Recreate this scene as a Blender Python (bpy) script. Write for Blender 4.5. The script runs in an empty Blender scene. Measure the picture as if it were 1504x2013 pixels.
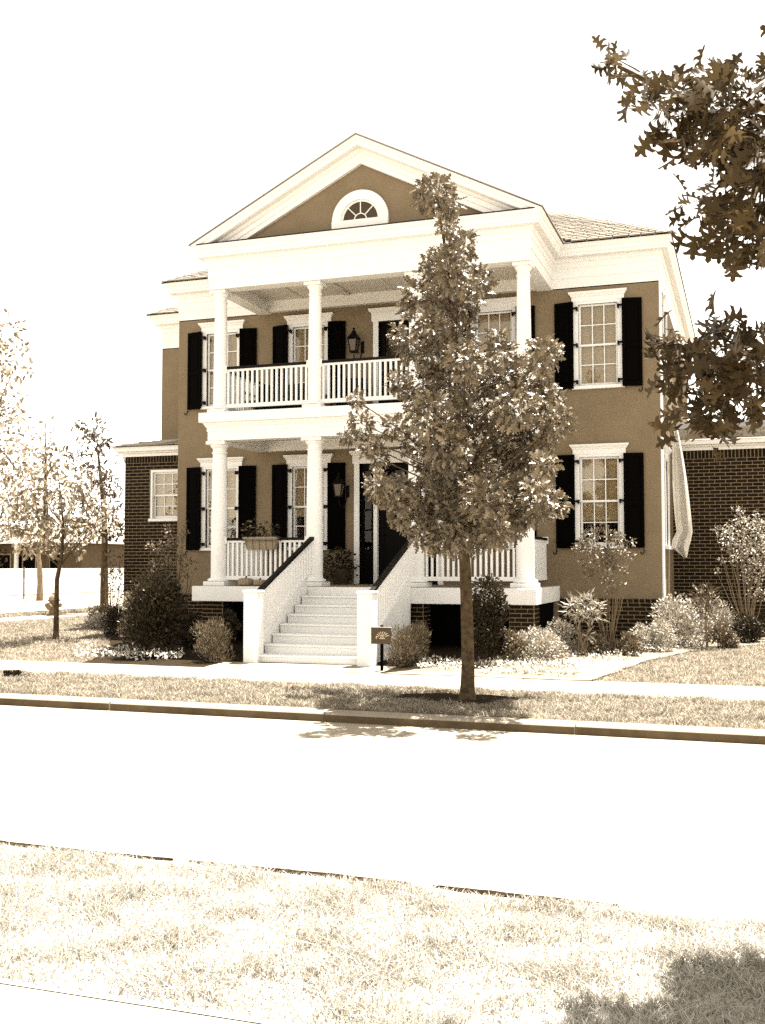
import bpy, math, random
import numpy as np
from mathutils import Vector, Matrix
R = math.radians
rng = np.random.default_rng(7)
random.seed(7)
SC = bpy.context.scene
COL = SC.collection

# ------------------------------------------------------------------ camera
EYE = 1.60
FPX, CXP, CYP = 2082.0, 752.0, 1006.5          # photo pixels, 1504 x 2013
YAW, PITCH = R(19.0), math.atan(104 / FPX)
cd = bpy.data.cameras.new('camera')
cam = bpy.data.objects.new('camera', cd)
COL.objects.link(cam)
cd.sensor_fit = 'VERTICAL'; cd.sensor_height = 24.0
cd.lens = 24.0 * FPX / 2013.0
cd.clip_start = 0.05; cd.clip_end = 3000
cam.location = (0, 0, EYE)
cam.rotation_euler = (math.pi / 2 + PITCH, 0, YAW)
SC.camera = cam

# ------------------------------------------------------------------ sky, sun, exposure
SUN = Vector((0.13, 0.24, 1.0)).normalized()
SUN_EL = math.asin(SUN.z); SUN_AZ = math.atan2(SUN.x, SUN.y)
world = bpy.data.worlds.new('World'); SC.world = world
world.use_nodes = True
nt = world.node_tree; nt.nodes.clear()
sky = nt.nodes.new('ShaderNodeTexSky'); sky.sky_type = 'NISHITA'; sky.sun_disc = False
sky.sun_elevation = SUN_EL; sky.sun_rotation = SUN_AZ
sky.air_density = 1.0; sky.dust_density = 0.4; sky.ozone_density = 1.0
bw = nt.nodes.new('ShaderNodeRGBToBW')
tint = nt.nodes.new('ShaderNodeMix'); tint.data_type = 'RGBA'; tint.blend_type = 'MULTIPLY'
tint.inputs[0].default_value = 1.0
tint.inputs[7].default_value = (1.0, 0.94, 0.85, 1)
bg = nt.nodes.new('ShaderNodeBackground'); bg.inputs['Strength'].default_value = 0.115
wo = nt.nodes.new('ShaderNodeOutputWorld')
nt.links.new(sky.outputs[0], bw.inputs[0]); nt.links.new(bw.outputs[0], tint.inputs[6])
nt.links.new(tint.outputs[2], bg.inputs['Color']); nt.links.new(bg.outputs[0], wo.inputs['Surface'])
sl = bpy.data.lights.new('sun', 'SUN'); sl.energy = 5.0; sl.angle = R(0.5); sl.color = (1.0, 0.97, 0.92)
so = bpy.data.objects.new('sun', sl); COL.objects.link(so)
so.rotation_euler = (-SUN).to_track_quat('-Z', 'Y').to_euler(); so.location = (8, 10, 30)
SC.view_settings.view_transform = 'Standard'; SC.view_settings.look = 'None'
SC.view_settings.exposure = 2.45; SC.view_settings.gamma = 1.0
SC.render.engine = 'CYCLES'
SC.cycles.use_denoising = False
SC.cycles.max_bounces = 7; SC.cycles.diffuse_bounces = 2; SC.cycles.glossy_bounces = 3
SC.cycles.transparent_max_bounces = 10; SC.cycles.transmission_bounces = 4
SC.cycles.caustics_reflective = False; SC.cycles.caustics_refractive = False

# ------------------------------------------------------------------ picture directions -> places
FW = Vector((-math.sin(YAW) * math.cos(PITCH), math.cos(YAW) * math.cos(PITCH), math.sin(PITCH)))
RT = Vector((math.cos(YAW), math.sin(YAW), 0)); UP = RT.cross(FW)
EYEV = Vector((0, 0, EYE))
def ray(u, v): return FW + RT * ((u - CXP) / FPX) + UP * ((CYP - v) / FPX)
def at_y(u, v, Y):
    d = ray(u, v); return EYEV + d * (Y / d.y)
def lot(y):                                      # the lot climbs gently towards the house
    return min(max((y - 14.9) * 0.036, 0.0), 0.2)
def at_ground(u, v):
    z = 0.0; d = ray(u, v)
    for _ in range(12):
        p = EYEV + d * ((z - EYE) / d.z); z = 0.5 * z + 0.5 * lot(p.y)
    return Vector((p.x, p.y, lot(p.y)))
def depth(p): return (Vector(p) - EYEV).dot(FW)
def px(p):
    q = Vector(p) - EYEV; w = q.dot(FW)
    return (CXP + FPX * q.dot(RT) / w, CYP - FPX * q.dot(UP) / w, w)

# ------------------------------------------------------------------ materials
MAT = {}
def material(name, col, rough=0.8, vary=0.12, scale=6.0, bump=0.0, bscale=60.0, spec=0.3, island=0.0, objrand=0.0, translucent=0.0, col2=None, detail=6.0):
    m = bpy.data.materials.new(name); m.use_nodes = True
    n = m.node_tree; n.nodes.clear(); N = n.nodes.new; L = n.links.new
    out = N('ShaderNodeOutputMaterial'); bs = N('ShaderNodeBsdfPrincipled')
    bs.inputs['Roughness'].default_value = rough
    bs.inputs['Specular IOR Level'].default_value = spec
    tc = N('ShaderNodeTexCoord'); geo = N('ShaderNodeNewGeometry')
    nz = N('ShaderNodeTexNoise'); nz.inputs['Scale'].default_value = scale; nz.inputs['Detail'].default_value = detail
    nz.inputs['Roughness'].default_value = 0.65
    L(geo.outputs['Position'], nz.inputs['Vector'])
    rmp = N('ShaderNodeMapRange'); rmp.inputs['From Min'].default_value = 0.3; rmp.inputs['From Max'].default_value = 0.7
    L(nz.outputs['Fac'], rmp.inputs['Value'])
    mix = N('ShaderNodeMix'); mix.data_type = 'RGBA'
    c2 = col2 if col2 else tuple(c * (1 - 2 * vary) for c in col)
    mix.inputs[6].default_value = (*c2, 1); mix.inputs[7].default_value = (*col, 1)
    L(rmp.outputs[0], mix.inputs[0])
    last = mix.outputs[2]
    for amt, src in ((island, 'i'), (objrand, 'o')):
        if amt:
            if src == 'i': s = geo.outputs['Random Per Island']
            else:
                oi = N('ShaderNodeObjectInfo'); s = oi.outputs['Random']
            mr = N('ShaderNodeMapRange'); mr.inputs['To Min'].default_value = 1 - amt; mr.inputs['To Max'].default_value = 1 + amt
            L(s, mr.inputs['Value'])
            mm = N('ShaderNodeVectorMath'); mm.operation = 'SCALE'
            L(last, mm.inputs[0]); L(mr.outputs[0], mm.inputs['Scale']); last = mm.outputs[0]
    L(last, bs.inputs['Base Color'])
    if bump:
        nb = N('ShaderNodeTexNoise'); nb.inputs['Scale'].default_value = bscale; nb.inputs['Detail'].default_value = 4
        L(geo.outputs['Position'], nb.inputs['Vector'])
        bp = N('ShaderNodeBump'); bp.inputs['Strength'].default_value = bump; bp.inputs['Distance'].default_value = 0.02
        L(nb.outputs['Fac'], bp.inputs['Height']); L(bp.outputs[0], bs.inputs['Normal'])
    surf = bs.outputs[0]
    if translucent:
        tr = N('ShaderNodeBsdfTranslucent'); L(last, tr.inputs['Color'])
        ms = N('ShaderNodeMixShader'); ms.inputs[0].default_value = translucent
        L(bs.outputs[0], ms.inputs[1]); L(tr.outputs[0], ms.inputs[2]); surf = ms.outputs[0]
    L(surf, out.inputs['Surface'])
    MAT[name] = m
    return m
material('white_paint', (0.80, 0.795, 0.775), 0.5, 0.03, 3.0, 0.05, 90)
material('ceiling_paint', (0.66, 0.62, 0.55), 0.6, 0.05, 3.0)
material('stucco', (0.215, 0.166, 0.106), 0.92, 0.09, 2.2, 0.35, 70, 0.1)
material('black_paint', (0.0012, 0.0008, 0.0005), 0.8, 0.1, 8, spec=0.03)
material('dark_wood', (0.005, 0.003, 0.0014), 0.6, 0.2, 30, spec=0.12)
material('iron', (0.003, 0.002, 0.0012), 0.5, 0.1, 20, spec=0.1)
material('brick', (0.022, 0.014, 0.007), 0.9, 0.22, 9, 0.5, 120, 0.1, island=0.30, objrand=0.30)
material('mortar', (0.26, 0.198, 0.125), 0.95, 0.1, 25, 0.3, 160, 0.1)
material('shingle', (0.27, 0.24, 0.195), 0.9, 0.12, 25, 0.3, 150, 0.15, island=0.1, objrand=0.14)
material('shingle_under', (0.02, 0.014, 0.008), 0.9, 0.1, 25)
material('shaded_concrete', (0.115, 0.085, 0.05), 0.95, 0.25, 3.5, 0.4, 60, 0.1, detail=9)  # darker concrete colour that paints the shade of the kerb face
material('concrete', (0.29, 0.25, 0.19), 0.9, 0.06, 1.5, 0.15, 90, 0.15)
material('kerb_concrete', (0.29, 0.25, 0.19), 0.9, 0.16, 2.6, 0.25, 80, 0.15, detail=9)
material('soil', (0.10, 0.068, 0.034), 0.95, 0.25, 7, 0.5, 60, 0.05)
material('dark_ground', (0.030, 0.020, 0.010), 0.95, 0.35, 16, 0.8, 45, 0.05)  # mulch and dirt, lowered in colour to deepen the tree's shadow
material('pale_mulch', (0.30, 0.25, 0.18), 0.95, 0.3, 14, 0.8, 45, 0.05)
material('lawn_soil', (0.19, 0.155, 0.11), 0.95, 0.2, 9, 0.5, 80, 0.05)
material('sun_pale_soil', (0.40, 0.375, 0.33), 0.95, 0.16, 9, 0.5, 80, 0.05)  # paler lawn soil, strong sunlight put into its colour
material('grass', (0.33, 0.285, 0.218), 0.7, 0.2, 2.2, spec=0.12, island=0.35, translucent=0.15)
material('sun_pale_grass', (0.50, 0.47, 0.415), 0.6, 0.17, 2.6, spec=0.3, island=0.38, translucent=0.35, col2=(0.27, 0.24, 0.185))  # paler copy of the grass, overexposed sunlight put into its colour
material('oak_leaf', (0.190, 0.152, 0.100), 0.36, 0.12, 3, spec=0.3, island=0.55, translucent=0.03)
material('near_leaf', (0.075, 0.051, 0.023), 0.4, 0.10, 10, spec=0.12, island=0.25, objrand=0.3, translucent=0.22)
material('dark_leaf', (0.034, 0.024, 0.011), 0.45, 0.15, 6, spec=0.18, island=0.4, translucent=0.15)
material('grey_leaf', (0.165, 0.128, 0.080), 0.5, 0.15, 8, spec=0.18, island=0.5, translucent=0.08)
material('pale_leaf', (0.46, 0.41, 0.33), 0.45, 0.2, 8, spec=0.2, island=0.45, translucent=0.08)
material('far_leaf', (0.27, 0.215, 0.140), 0.5, 0.25, 0.8, spec=0.3, island=0.45, translucent=0.35)  # far leaves, paled in colour to stand in for washed-out brightness
material('far_dark_leaf', (0.10, 0.07, 0.035), 0.5, 0.25, 0.8, spec=0.3, island=0.4, translucent=0.25)
material('flower', (0.75, 0.71, 0.63), 0.6, 0.05, 8, island=0.12, translucent=0.3)
material('bark', (0.12, 0.084, 0.047), 0.95, 0.40, 13, 1.0, 50, 0.1, detail=9)
material('pale_bark', (0.26, 0.20, 0.13), 0.95, 0.25, 14, 0.6, 60, 0.1)
material('blind', (0.50, 0.44, 0.345), 0.8, 0.05, 4)
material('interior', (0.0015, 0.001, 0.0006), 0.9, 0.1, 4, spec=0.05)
material('cloth', (0.78, 0.74, 0.66), 0.8, 0.05, 6, 0.2, 30, translucent=0.2)
material('terracotta', (0.28, 0.225, 0.155), 0.8, 0.12, 18, 0.2, 60)
material('sign_brown', (0.060, 0.040, 0.020), 0.6, 0.12, 20)
material('sign_mark', (0.55, 0.47, 0.35), 0.6, 0.05, 20)
material('wicker', (0.003, 0.002, 0.001), 0.7, 0.2, 60, 0.5, 120, 0.1)
material('lamp_glass', (0.10, 0.075, 0.045), 0.25, 0.05, 10, spec=0.4)
material('hydrant_paint', (0.15, 0.10, 0.05), 0.6, 0.1, 10)
material('door_paint', (0.002, 0.0013, 0.0008), 0.5, 0.1, 10, spec=0.06)
material('far_brick', (0.11, 0.075, 0.038), 0.9, 0.2, 3)
def glass(name, refl, dark):
    m = bpy.data.materials.new(name); m.use_nodes = True
    n = m.node_tree; n.nodes.clear(); N = n.nodes.new; L = n.links.new
    out = N('ShaderNodeOutputMaterial'); t = N('ShaderNodeBsdfTransparent'); t.inputs[0].default_value = (*dark, 1)
    g = N('ShaderNodeBsdfGlossy'); g.inputs['Roughness'].default_value = 0.03; g.inputs['Color'].default_value = (1, 0.95, 0.85, 1)
    nz = N('ShaderNodeTexNoise'); nz.inputs['Scale'].default_value = 1.3
    geo = N('ShaderNodeNewGeometry'); L(geo.outputs['Position'], nz.inputs['Vector'])
    bp = N('ShaderNodeBump'); bp.inputs['Strength'].default_value = 0.12; bp.inputs['Distance'].default_value = 0.05
    L(nz.outputs['Fac'], bp.inputs['Height']); L(bp.outputs[0], g.inputs['Normal'])
    fr = N('ShaderNodeFresnel'); fr.inputs['IOR'].default_value = 1.45
    mu = N('ShaderNodeMath'); mu.operation = 'MULTIPLY'; mu.inputs[1].default_value = refl; mu.use_clamp = True
    L(fr.outputs[0], mu.inputs[0])
    ms = N('ShaderNodeMixShader'); L(mu.outputs[0], ms.inputs[0]); L(t.outputs[0], ms.inputs[1]); L(g.outputs[0], ms.inputs[2])
    L(ms.outputs[0], out.inputs['Surface']); MAT[name] = m
glass('glass', 1.4, (0.92, 0.88, 0.8))
glass('door_glass', .35, (0.5, 0.45, 0.4))

# ------------------------------------------------------------------ mesh helpers
class MB:
    def __init__(s, T=None): s.v = []; s.f = []; s.T = T
    def add(s, vs, fs):
        o = len(s.v)
        if s.T is not None: vs = [tuple(s.T @ Vector(p)) for p in vs]
        s.v += [tuple(p) for p in vs]; s.f += [tuple(i + o for i in f) for f in fs]
        return s
    def box(s, x0, x1, y0, y1, z0, z1):
        x0, x1 = sorted((x0, x1)); y0, y1 = sorted((y0, y1)); z0, z1 = sorted((z0, z1))
        return s.add([(x0, y0, z0), (x1, y0, z0), (x1, y1, z0), (x0, y1, z0), (x0, y0, z1), (x1, y0, z1), (x1, y1, z1), (x0, y1, z1)],
                     [(3, 2, 1, 0), (4, 5, 6, 7), (0, 1, 5, 4), (1, 2, 6, 5), (2, 3, 7, 6), (3, 0, 4, 7)])
    def bbox(s, x0, x1, y0, y1, z0, z1, b=0.006):      # box with chamfered edges
        xs, ys, zs = (x0, x1), (y0, y1), (z0, z1)
        import bmesh
        bm = bmesh.new(); bmesh.ops.create_cube(bm, size=1)
        for vv in bm.verts: vv.co = Vector(((x0 + x1) / 2 + vv.co.x * (x1 - x0), (y0 + y1) / 2 + vv.co.y * (y1 - y0), (z0 + z1) / 2 + vv.co.z * (z1 - z0)))
        bmesh.ops.bevel(bm, geom=bm.edges[:], offset=b, segments=1, affect='EDGES')
        bm.verts.index_update()
        s.add([tuple(vv.co) for vv in bm.verts], [tuple(q.index for q in f.verts) for f in bm.faces]); bm.free(); return s
    def extrude(s, poly, d, cap=True):                # poly: 3D loop, d: vector
        n = len(poly); a = [Vector(p) for p in poly]; b = [p + Vector(d) for p in a]
        fs = [(i, (i + 1) % n, n + (i + 1) % n, n + i) for i in range(n)]
        if cap: fs += [tuple(range(n - 1, -1, -1)), tuple(range(n, 2 * n))]
        return s.add(a + b, fs)
    def lathe(s, prof, c, n=24, caps=True):           # prof: (r, z)
        vs = []; fs = []
        for r, z in prof:
            for k in range(n):
                a = 2 * math.pi * k / n; vs.append((c[0] + r * math.cos(a), c[1] + r * math.sin(a), c[2] + z))
        for i in range(len(prof) - 1):
            for k in range(n):
                k2 = (k + 1) % n; fs.append((i * n + k, i * n + k2, (i + 1) * n + k2, (i + 1) * n + k))
        if caps: fs += [tuple(range(n - 1, -1, -1)), tuple(range((len(prof) - 1) * n, len(prof) * n))]
        return s.add(vs, fs)
    def tube(s, pts, rad, n=6):
        pts = [Vector(p) for p in pts]; m = len(pts)
        if not hasattr(rad, '__len__'): rad = [rad] * m
        vs = []; fs = []
        t0 = (pts[1] - pts[0]).normalized(); u = t0.orthogonal().normalized()
        for i, p in enumerate(pts):
            t = (pts[min(i + 1, m - 1)] - pts[max(i - 1, 0)]).normalized()
            u = (u - t * u.dot(t)).normalized(); w = t.cross(u)
            for k in range(n):
                a = 2 * math.pi * k / n; vs.append(p + (u * math.cos(a) + w * math.sin(a)) * rad[i])
        for i in range(m - 1):
            for k in range(n):
                k2 = (k + 1) % n; fs.append((i * n + k, i * n + k2, (i + 1) * n + k2, (i + 1) * n + k))
        fs += [tuple(range(n - 1, -1, -1)), tuple(range((m - 1) * n, m * n))]
        return s.add(vs, fs)
    def sweep(s, path, prof, closed_ends=True):       # path: plan points, prof: (out, z), out = right of travel
        P = [Vector((p[0], p[1])) for p in path]; m = len(P); k = len(prof); vs = []; fs = []
        def nrm(a, b):
            d = (b - a).normalized(); return Vector((d.y, -d.x))
        for i in range(m):
            if i == 0: off = nrm(P[0], P[1])
            elif i == m - 1: off = nrm(P[-2], P[-1])
            else:
                n1, n2 = nrm(P[i - 1], P[i]), nrm(P[i], P[i + 1]); off = (n1 + n2) / (1 + n1.dot(n2))
            for o, z in prof: vs.append((P[i].x + off.x * o, P[i].y + off.y * o, z))
        for i in range(m - 1):
            for j in range(k):
                j2 = (j + 1) % k; fs.append((i * k + j, (i + 1) * k + j, (i + 1) * k + j2, i * k + j2))
        if closed_ends: fs += [tuple(range(k)), tuple(range((m - 1) * k, m * k))[::-1]]
        return s.add(vs, fs)
    def mesh(s, name, smooth=False):
        me = bpy.data.meshes.new(name); me.from_pydata(s.v, [], s.f); me.validate()
        import bmesh
        bm = bmesh.new(); bm.from_mesh(me); bmesh.ops.recalc_face_normals(bm, faces=bm.faces); bm.to_mesh(me); bm.free()
        if smooth:
            me.shade_smooth()
            try: me.set_sharp_from_angle(angle=R(40))
            except Exception: pass
        return me
WORLD = {}
def link(name, data, mat=None, parent=None, loc=(0, 0, 0), rot=None, scale=None):
    o = bpy.data.objects.new(name, data); COL.objects.link(o); loc = Vector(loc)
    WORLD[o.name] = loc
    if parent is not None:
        o.parent = parent; o.location = loc - WORLD[parent.name]
    else: o.location = loc
    if rot is not None: o.rotation_euler = rot
    if scale is not None: o.scale = scale
    if mat and data is not None and not data.materials: data.materials.append(MAT[mat])
    return o
def part(name, mb, mat, parent=None, smooth=False):
    return link(name, mb.mesh(name, smooth), mat, parent)
def tag(o, label=None, cat=None, group=None, kind=None):
    if label: o['label'] = label
    if cat: o['category'] = cat
    if group: o['group'] = group
    if kind: o['kind'] = kind
    return o
def thing(name, loc, label, cat, group=None): return tag(link(name, None, None, None, loc), label, cat, group)

# ------------------------------------------------------------------ leaves
def oak_template():
    half = [(0.0, 0.0), (0.03, 0.16), (0.20, 0.13), (0.30, 0.06), (0.27, 0.20), (0.08, 0.33), (0.24, 0.40), (0.43, 0.34), (0.37, 0.50), (0.10, 0.56), (0.22, 0.68), (0.36, 0.72), (0.26, 0.80), (0.08, 0.78), (0.10, 0.90), (0.0, 1.0)]
    pts = half + [(-x, y) for x, y in half[-2:0:-1]]
    v = [(x, y, 0.35 * abs(x) - 0.22 * (y - 0.4) ** 2) for x, y in pts]; n = len(v)
    # strips between left and right outline keep the leaf folded along its rib
    rib = [(0, y, -0.22 * (y - 0.4) ** 2) for y in (0.25, 0.55, 0.78)]
    v += rib; f = []
    ns = [n, n + 1, n + 2]
    def fan(idx, c):
        for a, b in zip(idx[:-1], idx[1:]): f.append((a, b, c))
    fan([0, 1, 2, 3, 4, 5], ns[0]); fan([5, 6, 7, 8, 9], ns[1]); fan([9, 10, 11, 12, 13, 14, 15], ns[2])
    f += [(5, ns[1], ns[0]), (9, ns[2], ns[1])]
    m = [0] + list(range(n - 1, 14, -1))
    fan(m[0:6][::-1], ns[0]); fan(m[5:10][::-1], ns[1]); fan((m[9:15] + [15])[::-1], ns[2])
    f += [(m[5], ns[0], ns[1]), (m[9], ns[1], ns[2])]
    return np.array(v), np.array(f)
T_OAK = oak_template()
T_OAK2 = (np.array([(0, 0, 0), (.28, .22, .1), (.10, .38, .03), (.38, .52, .12), (.10, .64, .02), (.2, .82, .03), (0, 1, -.1), (-.2, .82, .03), (-.10, .64, .02), (-.38, .52, .12), (-.10, .38, .03), (-.28, .22, .1)], float),
          np.array([(0, 1, 2), (2, 3, 4), (4, 5, 6), (6, 7, 8), (8, 9, 10), (10, 11, 0), (0, 2, 10), (2, 4, 8), (2, 8, 10), (4, 6, 8)]))
T_OVAL = (np.array([(0, 0, 0), (.26, .35, .08), (.2, .75, .05), (0, 1, -.08), (-.2, .75, .05), (-.26, .35, .08), (0, .5, 0)], float),
          np.array([(0, 1, 6), (1, 2, 6), (2, 3, 6), (3, 4, 6), (4, 5, 6), (5, 0, 6)]))
T_LANCE = (np.array([(0, 0, 0), (.09, .4, .03), (0, 1, -.15), (-.09, .4, .03)], float), np.array([(0, 1, 2), (0, 2, 3)]))
def norm(a): return a / np.maximum(np.linalg.norm(a, axis=1, keepdims=True), 1e-9)
def leaf_mesh(name, tmpl, pos, axis, nrm_, size):
    tv, tf = tmpl; n = len(pos)
    y = norm(axis); x = norm(np.cross(y, nrm_)); z = np.cross(x, y)
    P = pos[:, None, :] + size[:, None, None] * (tv[None, :, 0:1] * x[:, None, :] + tv[None, :, 1:2] * y[:, None, :] + tv[None, :, 2:3] * z[:, None, :])
    V = P.reshape(-1, 3); Fc = (tf[None] + (np.arange(n) * len(tv))[:, None, None]).reshape(-1, 3)
    return tri_mesh(name, V, Fc)
def tri_mesh(name, V, Fc):
    me = bpy.data.meshes.new(name)
    me.vertices.add(len(V)); me.vertices.foreach_set('co', V.astype(np.float32).ravel())
    me.loops.add(len(Fc) * 3); me.loops.foreach_set('vertex_index', Fc.astype(np.int32).ravel())
    me.polygons.add(len(Fc)); me.polygons.foreach_set('loop_start', np.arange(0, len(Fc) * 3, 3, dtype=np.int32))
    me.update(calc_edges=True); me.validate()
    return me
def clump_leaves(c, r, n, droop=0.25, shell=0.35, flat=1.0, updir=0.8):
    """leaves spread on short twigs through a ball: positions, axes, normals"""
    d = norm(rng.normal(size=(n, 3))); rad = r * (shell + (1 - shell) * rng.random((n, 1)) ** 0.7)
    p = np.array(c) + d * rad * np.array([1, 1, flat])
    ax = norm(d + rng.normal(size=(n, 3)) * 0.55 + np.array([0, 0, -droop]))
    nr = norm(np.array([0, 0, updir]) + rng.normal(size=(n, 3)) * 0.55 + d * 0.3)
    return p, ax, nr
def tree(name, loc, label, cat, trunk_pts, trunk_r, clumps, leaf_mat, tmpl, size, per, bark='bark', group=None, droop=0.25, attach=None, sides=8):
    """clumps: list of (point, radius). Every clump hangs on a limb that leaves the trunk lower down."""
    t = thing(name, loc, label, cat, group)
    tr = MB().tube(trunk_pts, trunk_r, sides); part('trunk', tr, bark, t, True)
    tp = [Vector(p) for p in trunk_pts]
    lim = MB(); P = []; A = []; Nn = []; S = []
    for c, r in clumps:
        c = Vector(c); hd = (Vector((c.x, c.y, 0)) - Vector((tp[-1].x, tp[-1].y, 0))).length
        zt = c.z - 0.6 * hd - 0.05
        best = min(range(len(tp)), key=lambda i: abs(tp[i].z - zt)) if attach is None else attach
        if attach is None: best = max(best, min(len(tp) - 1, len(tp) // 3 + 1))
        a = tp[best]; ra = trunk_r[best]
        mid = a.lerp(c, 0.5) + Vector((0, 0, 0.08 * (c - a).length)) + Vector(rng.normal(size=3) * 0.03 * (c - a).length)
        r0 = min(ra * 0.36, 0.008 + 0.011 * (c - a).length)
        lim.tube([a, a.lerp(mid, .5) + Vector((0, 0, .02)), mid, mid.lerp(c, .6), c], [r0, r0 * .8, r0 * .6, r0 * .42, r0 * .2], 5)
        for _ in range(3):
            e = c + Vector(norm(rng.normal(size=(1, 3)))[0]) * r * 0.8
            lim.tube([mid.lerp(c, .7), e], [r0 * .35, r0 * .1], 3)
        n = max(4, int(per * r * r))
        p, ax, nr = clump_leaves(c, r, n, droop)
        P.append(p); A.append(ax); Nn.append(nr); S.append(size * (0.65 + 0.6 * rng.random(n)))
    part('limbs', lim, bark, t, True)
    me = leaf_mesh('crown', tmpl, np.vstack(P), np.vstack(A), np.vstack(Nn), np.concatenate(S))
    tag(link('crown', me, leaf_mat, t), kind='stuff')
    return t
def shrub(name, c, rx, ry, h, n, label, leaf_mat, tmpl=T_OVAL, size=0.045, stems=5, cat='shrub', group=None, upright=0.3, base=0.0, lumps=9):
    """a mound of leaf clusters on short stems"""
    c = Vector(c); t = thing(name, c, label, cat, group)
    st = MB(); P = []; A = []; Nn = []; S = []
    cen = []
    for k in range(lumps):
        a = rng.random() * 6.283; q = math.sqrt(rng.random()) * 0.7
        zz = base + (h - base) * (0.16 + 0.70 * (k + rng.random()) / lumps) * (1 - 0.25 * q)
        cen.append((c + Vector((rx * q * math.cos(a), ry * q * math.sin(a), zz)), (0.36 + 0.14 * rng.random()) * min(rx + ry, (h - base) * 1.2) * 0.75))
    for p_, r in cen:
        m = max(6, int(2.2 * n) // lumps)
        d = norm(rng.normal(size=(m, 3)) + np.array([0, 0, 0.25])); rad = r * (0.55 + 0.5 * rng.random((m, 1)))
        p = np.array(p_) + d * rad; p[:, 2] = np.maximum(p[:, 2], c.z + 0.015)
        P.append(p); A.append(norm(d + rng.normal(size=(m, 3)) * 0.4 + np.array([0, 0, upright])))
        Nn.append(norm(d + rng.normal(size=(m, 3)) * 0.5 + np.array([0, 0, 0.5]))); S.append(size * (0.6 + 0.7 * rng.random(m)))
    for k in range(stems):
        p_, r = cen[k % len(cen)]
        b = c + Vector((rx * .18 * random.uniform(-1, 1), ry * .18 * random.uniform(-1, 1), -0.03))
        st.tube([b, b.lerp(p_, .5) + Vector((random.uniform(-.03, .03), random.uniform(-.03, .03), .03)), p_], [0.012, 0.009, 0.004], 5)
    part('stems', st, 'bark', t, True)
    me = leaf_mesh('foliage', tmpl, np.vstack(P), np.vstack(A), np.vstack(Nn), np.concatenate(S))
    tag(link('foliage', me, leaf_mat, t), kind='stuff')
    return t
def grass(name, label, n, sampler, mat, hmin, hmax, w, z=None, lean=0.9):
    xy = sampler(n); n = len(xy)
    zz = np.array([lot(y) for y in xy[:, 1]]) if z is None else np.full(n, z)
    a = rng.random(n) * 6.283; h = hmin + (hmax - hmin) * rng.random(n)
    cl = 0.75 + 0.5 * np.sin(xy[:, 0] * 7.1 + np.sin(xy[:, 1] * 9.0)) * np.sin(xy[:, 1] * 6.3 + 1.0 + np.sin(xy[:, 0] * 4.0)); h = h * np.clip(cl, .5, 1.3)
    b = np.column_stack([xy, zz]); side = np.column_stack([np.cos(a), np.sin(a), np.zeros(n)]) * (w * (0.6 + 0.8 * rng.random(n)))[:, None]
    ln = rng.normal(size=(n, 2)) * lean
    mid = b + np.column_stack([ln * h[:, None] * .35, h * .6]); tip = b + np.column_stack([ln * h[:, None] * 1.0, h * .95])
    V = np.stack([b - side, b + side, mid + side * .7, mid - side * .7, tip], 1).reshape(-1, 3)
    F0 = np.array([(0, 1, 2), (0, 2, 3), (3, 2, 4)])
    Fc = (F0[None] + (np.arange(n) * 5)[:, None, None]).reshape(-1, 3)
    return tag(link(name, tri_mesh(name, V, Fc), mat), label, 'grass', kind='stuff')

# ================================================================== THE SETTING
KY, KZ = 10.76, -0.10                              # far kerb face, street level
def sheet(name, polys, mat, kind='structure'):
    mb = MB()
    for p in polys: mb.add(p, [tuple(range(len(p)))])
    o = part(name, mb, mat); o['kind'] = kind; return o
g = MB()
prof = [(-80, -0.008), (5.03, -0.008), (5.04, KZ - 0.02), (KY + .1, KZ - 0.02), (KY + .11, -0.008), (14.9, -0.008), (20.46, 0.192), (900, 0.192)]
for (ya, za), (yb, zb) in zip(prof[:-1], prof[1:]):
    g.add([(-600, ya, za), (600, ya, za), (600, yb, zb), (-600, yb, zb)], [(0, 1, 2, 3)])
o = part('ground', g, 'lawn_soil'); o['kind'] = 'structure'
sheet('street', [[(-300, 5.0, KZ), (300, 5.0, KZ), (300, KY + .02, KZ), (-300, KY + .02, KZ)]], 'concrete')
# far kerb in cast lengths
kerb = MB().box(-60, 40, KY + .04, 11.02, KZ - .1, -0.022); kerb = part('kerb', kerb, 'kerb_concrete'); kerb['kind'] = 'structure'
def kerb_mesh(L):
    mb = MB(); p = [(0, KZ - .08), (0, -0.02), (0.012, -0.006), (0.03, 0), (0.27, 0), (0.27, KZ - .08)]
    mb.extrude([(-L / 2, y, z) for y, z in p], (L, 0, 0)); return mb.mesh('kerb_segment')
km = kerb_mesh(2.71 - 0.014)
kg = MB().box(-1.345, 1.345, -.006, .002, KZ - .02, -.022).mesh('kerb_face_shade')      # upright face coloured dark to stand in for its shade
for k in range(-9, 5):
    ks = link('kerb_segment', km, 'kerb_concrete', kerb, (-1.66 + 2.71 * (k + .5), KY + 0.004 * math.sin(k * 2.3), 0.003 * math.sin(k * 1.7)))
    link('kerb_face_shade', kg, 'shaded_concrete', ks, WORLD[ks.name])
nk = part('near_kerb', MB().box(-60, 40, 4.86, 5.02, KZ - .08, -0.004), 'kerb_concrete'); nk['kind'] = 'structure'
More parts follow.
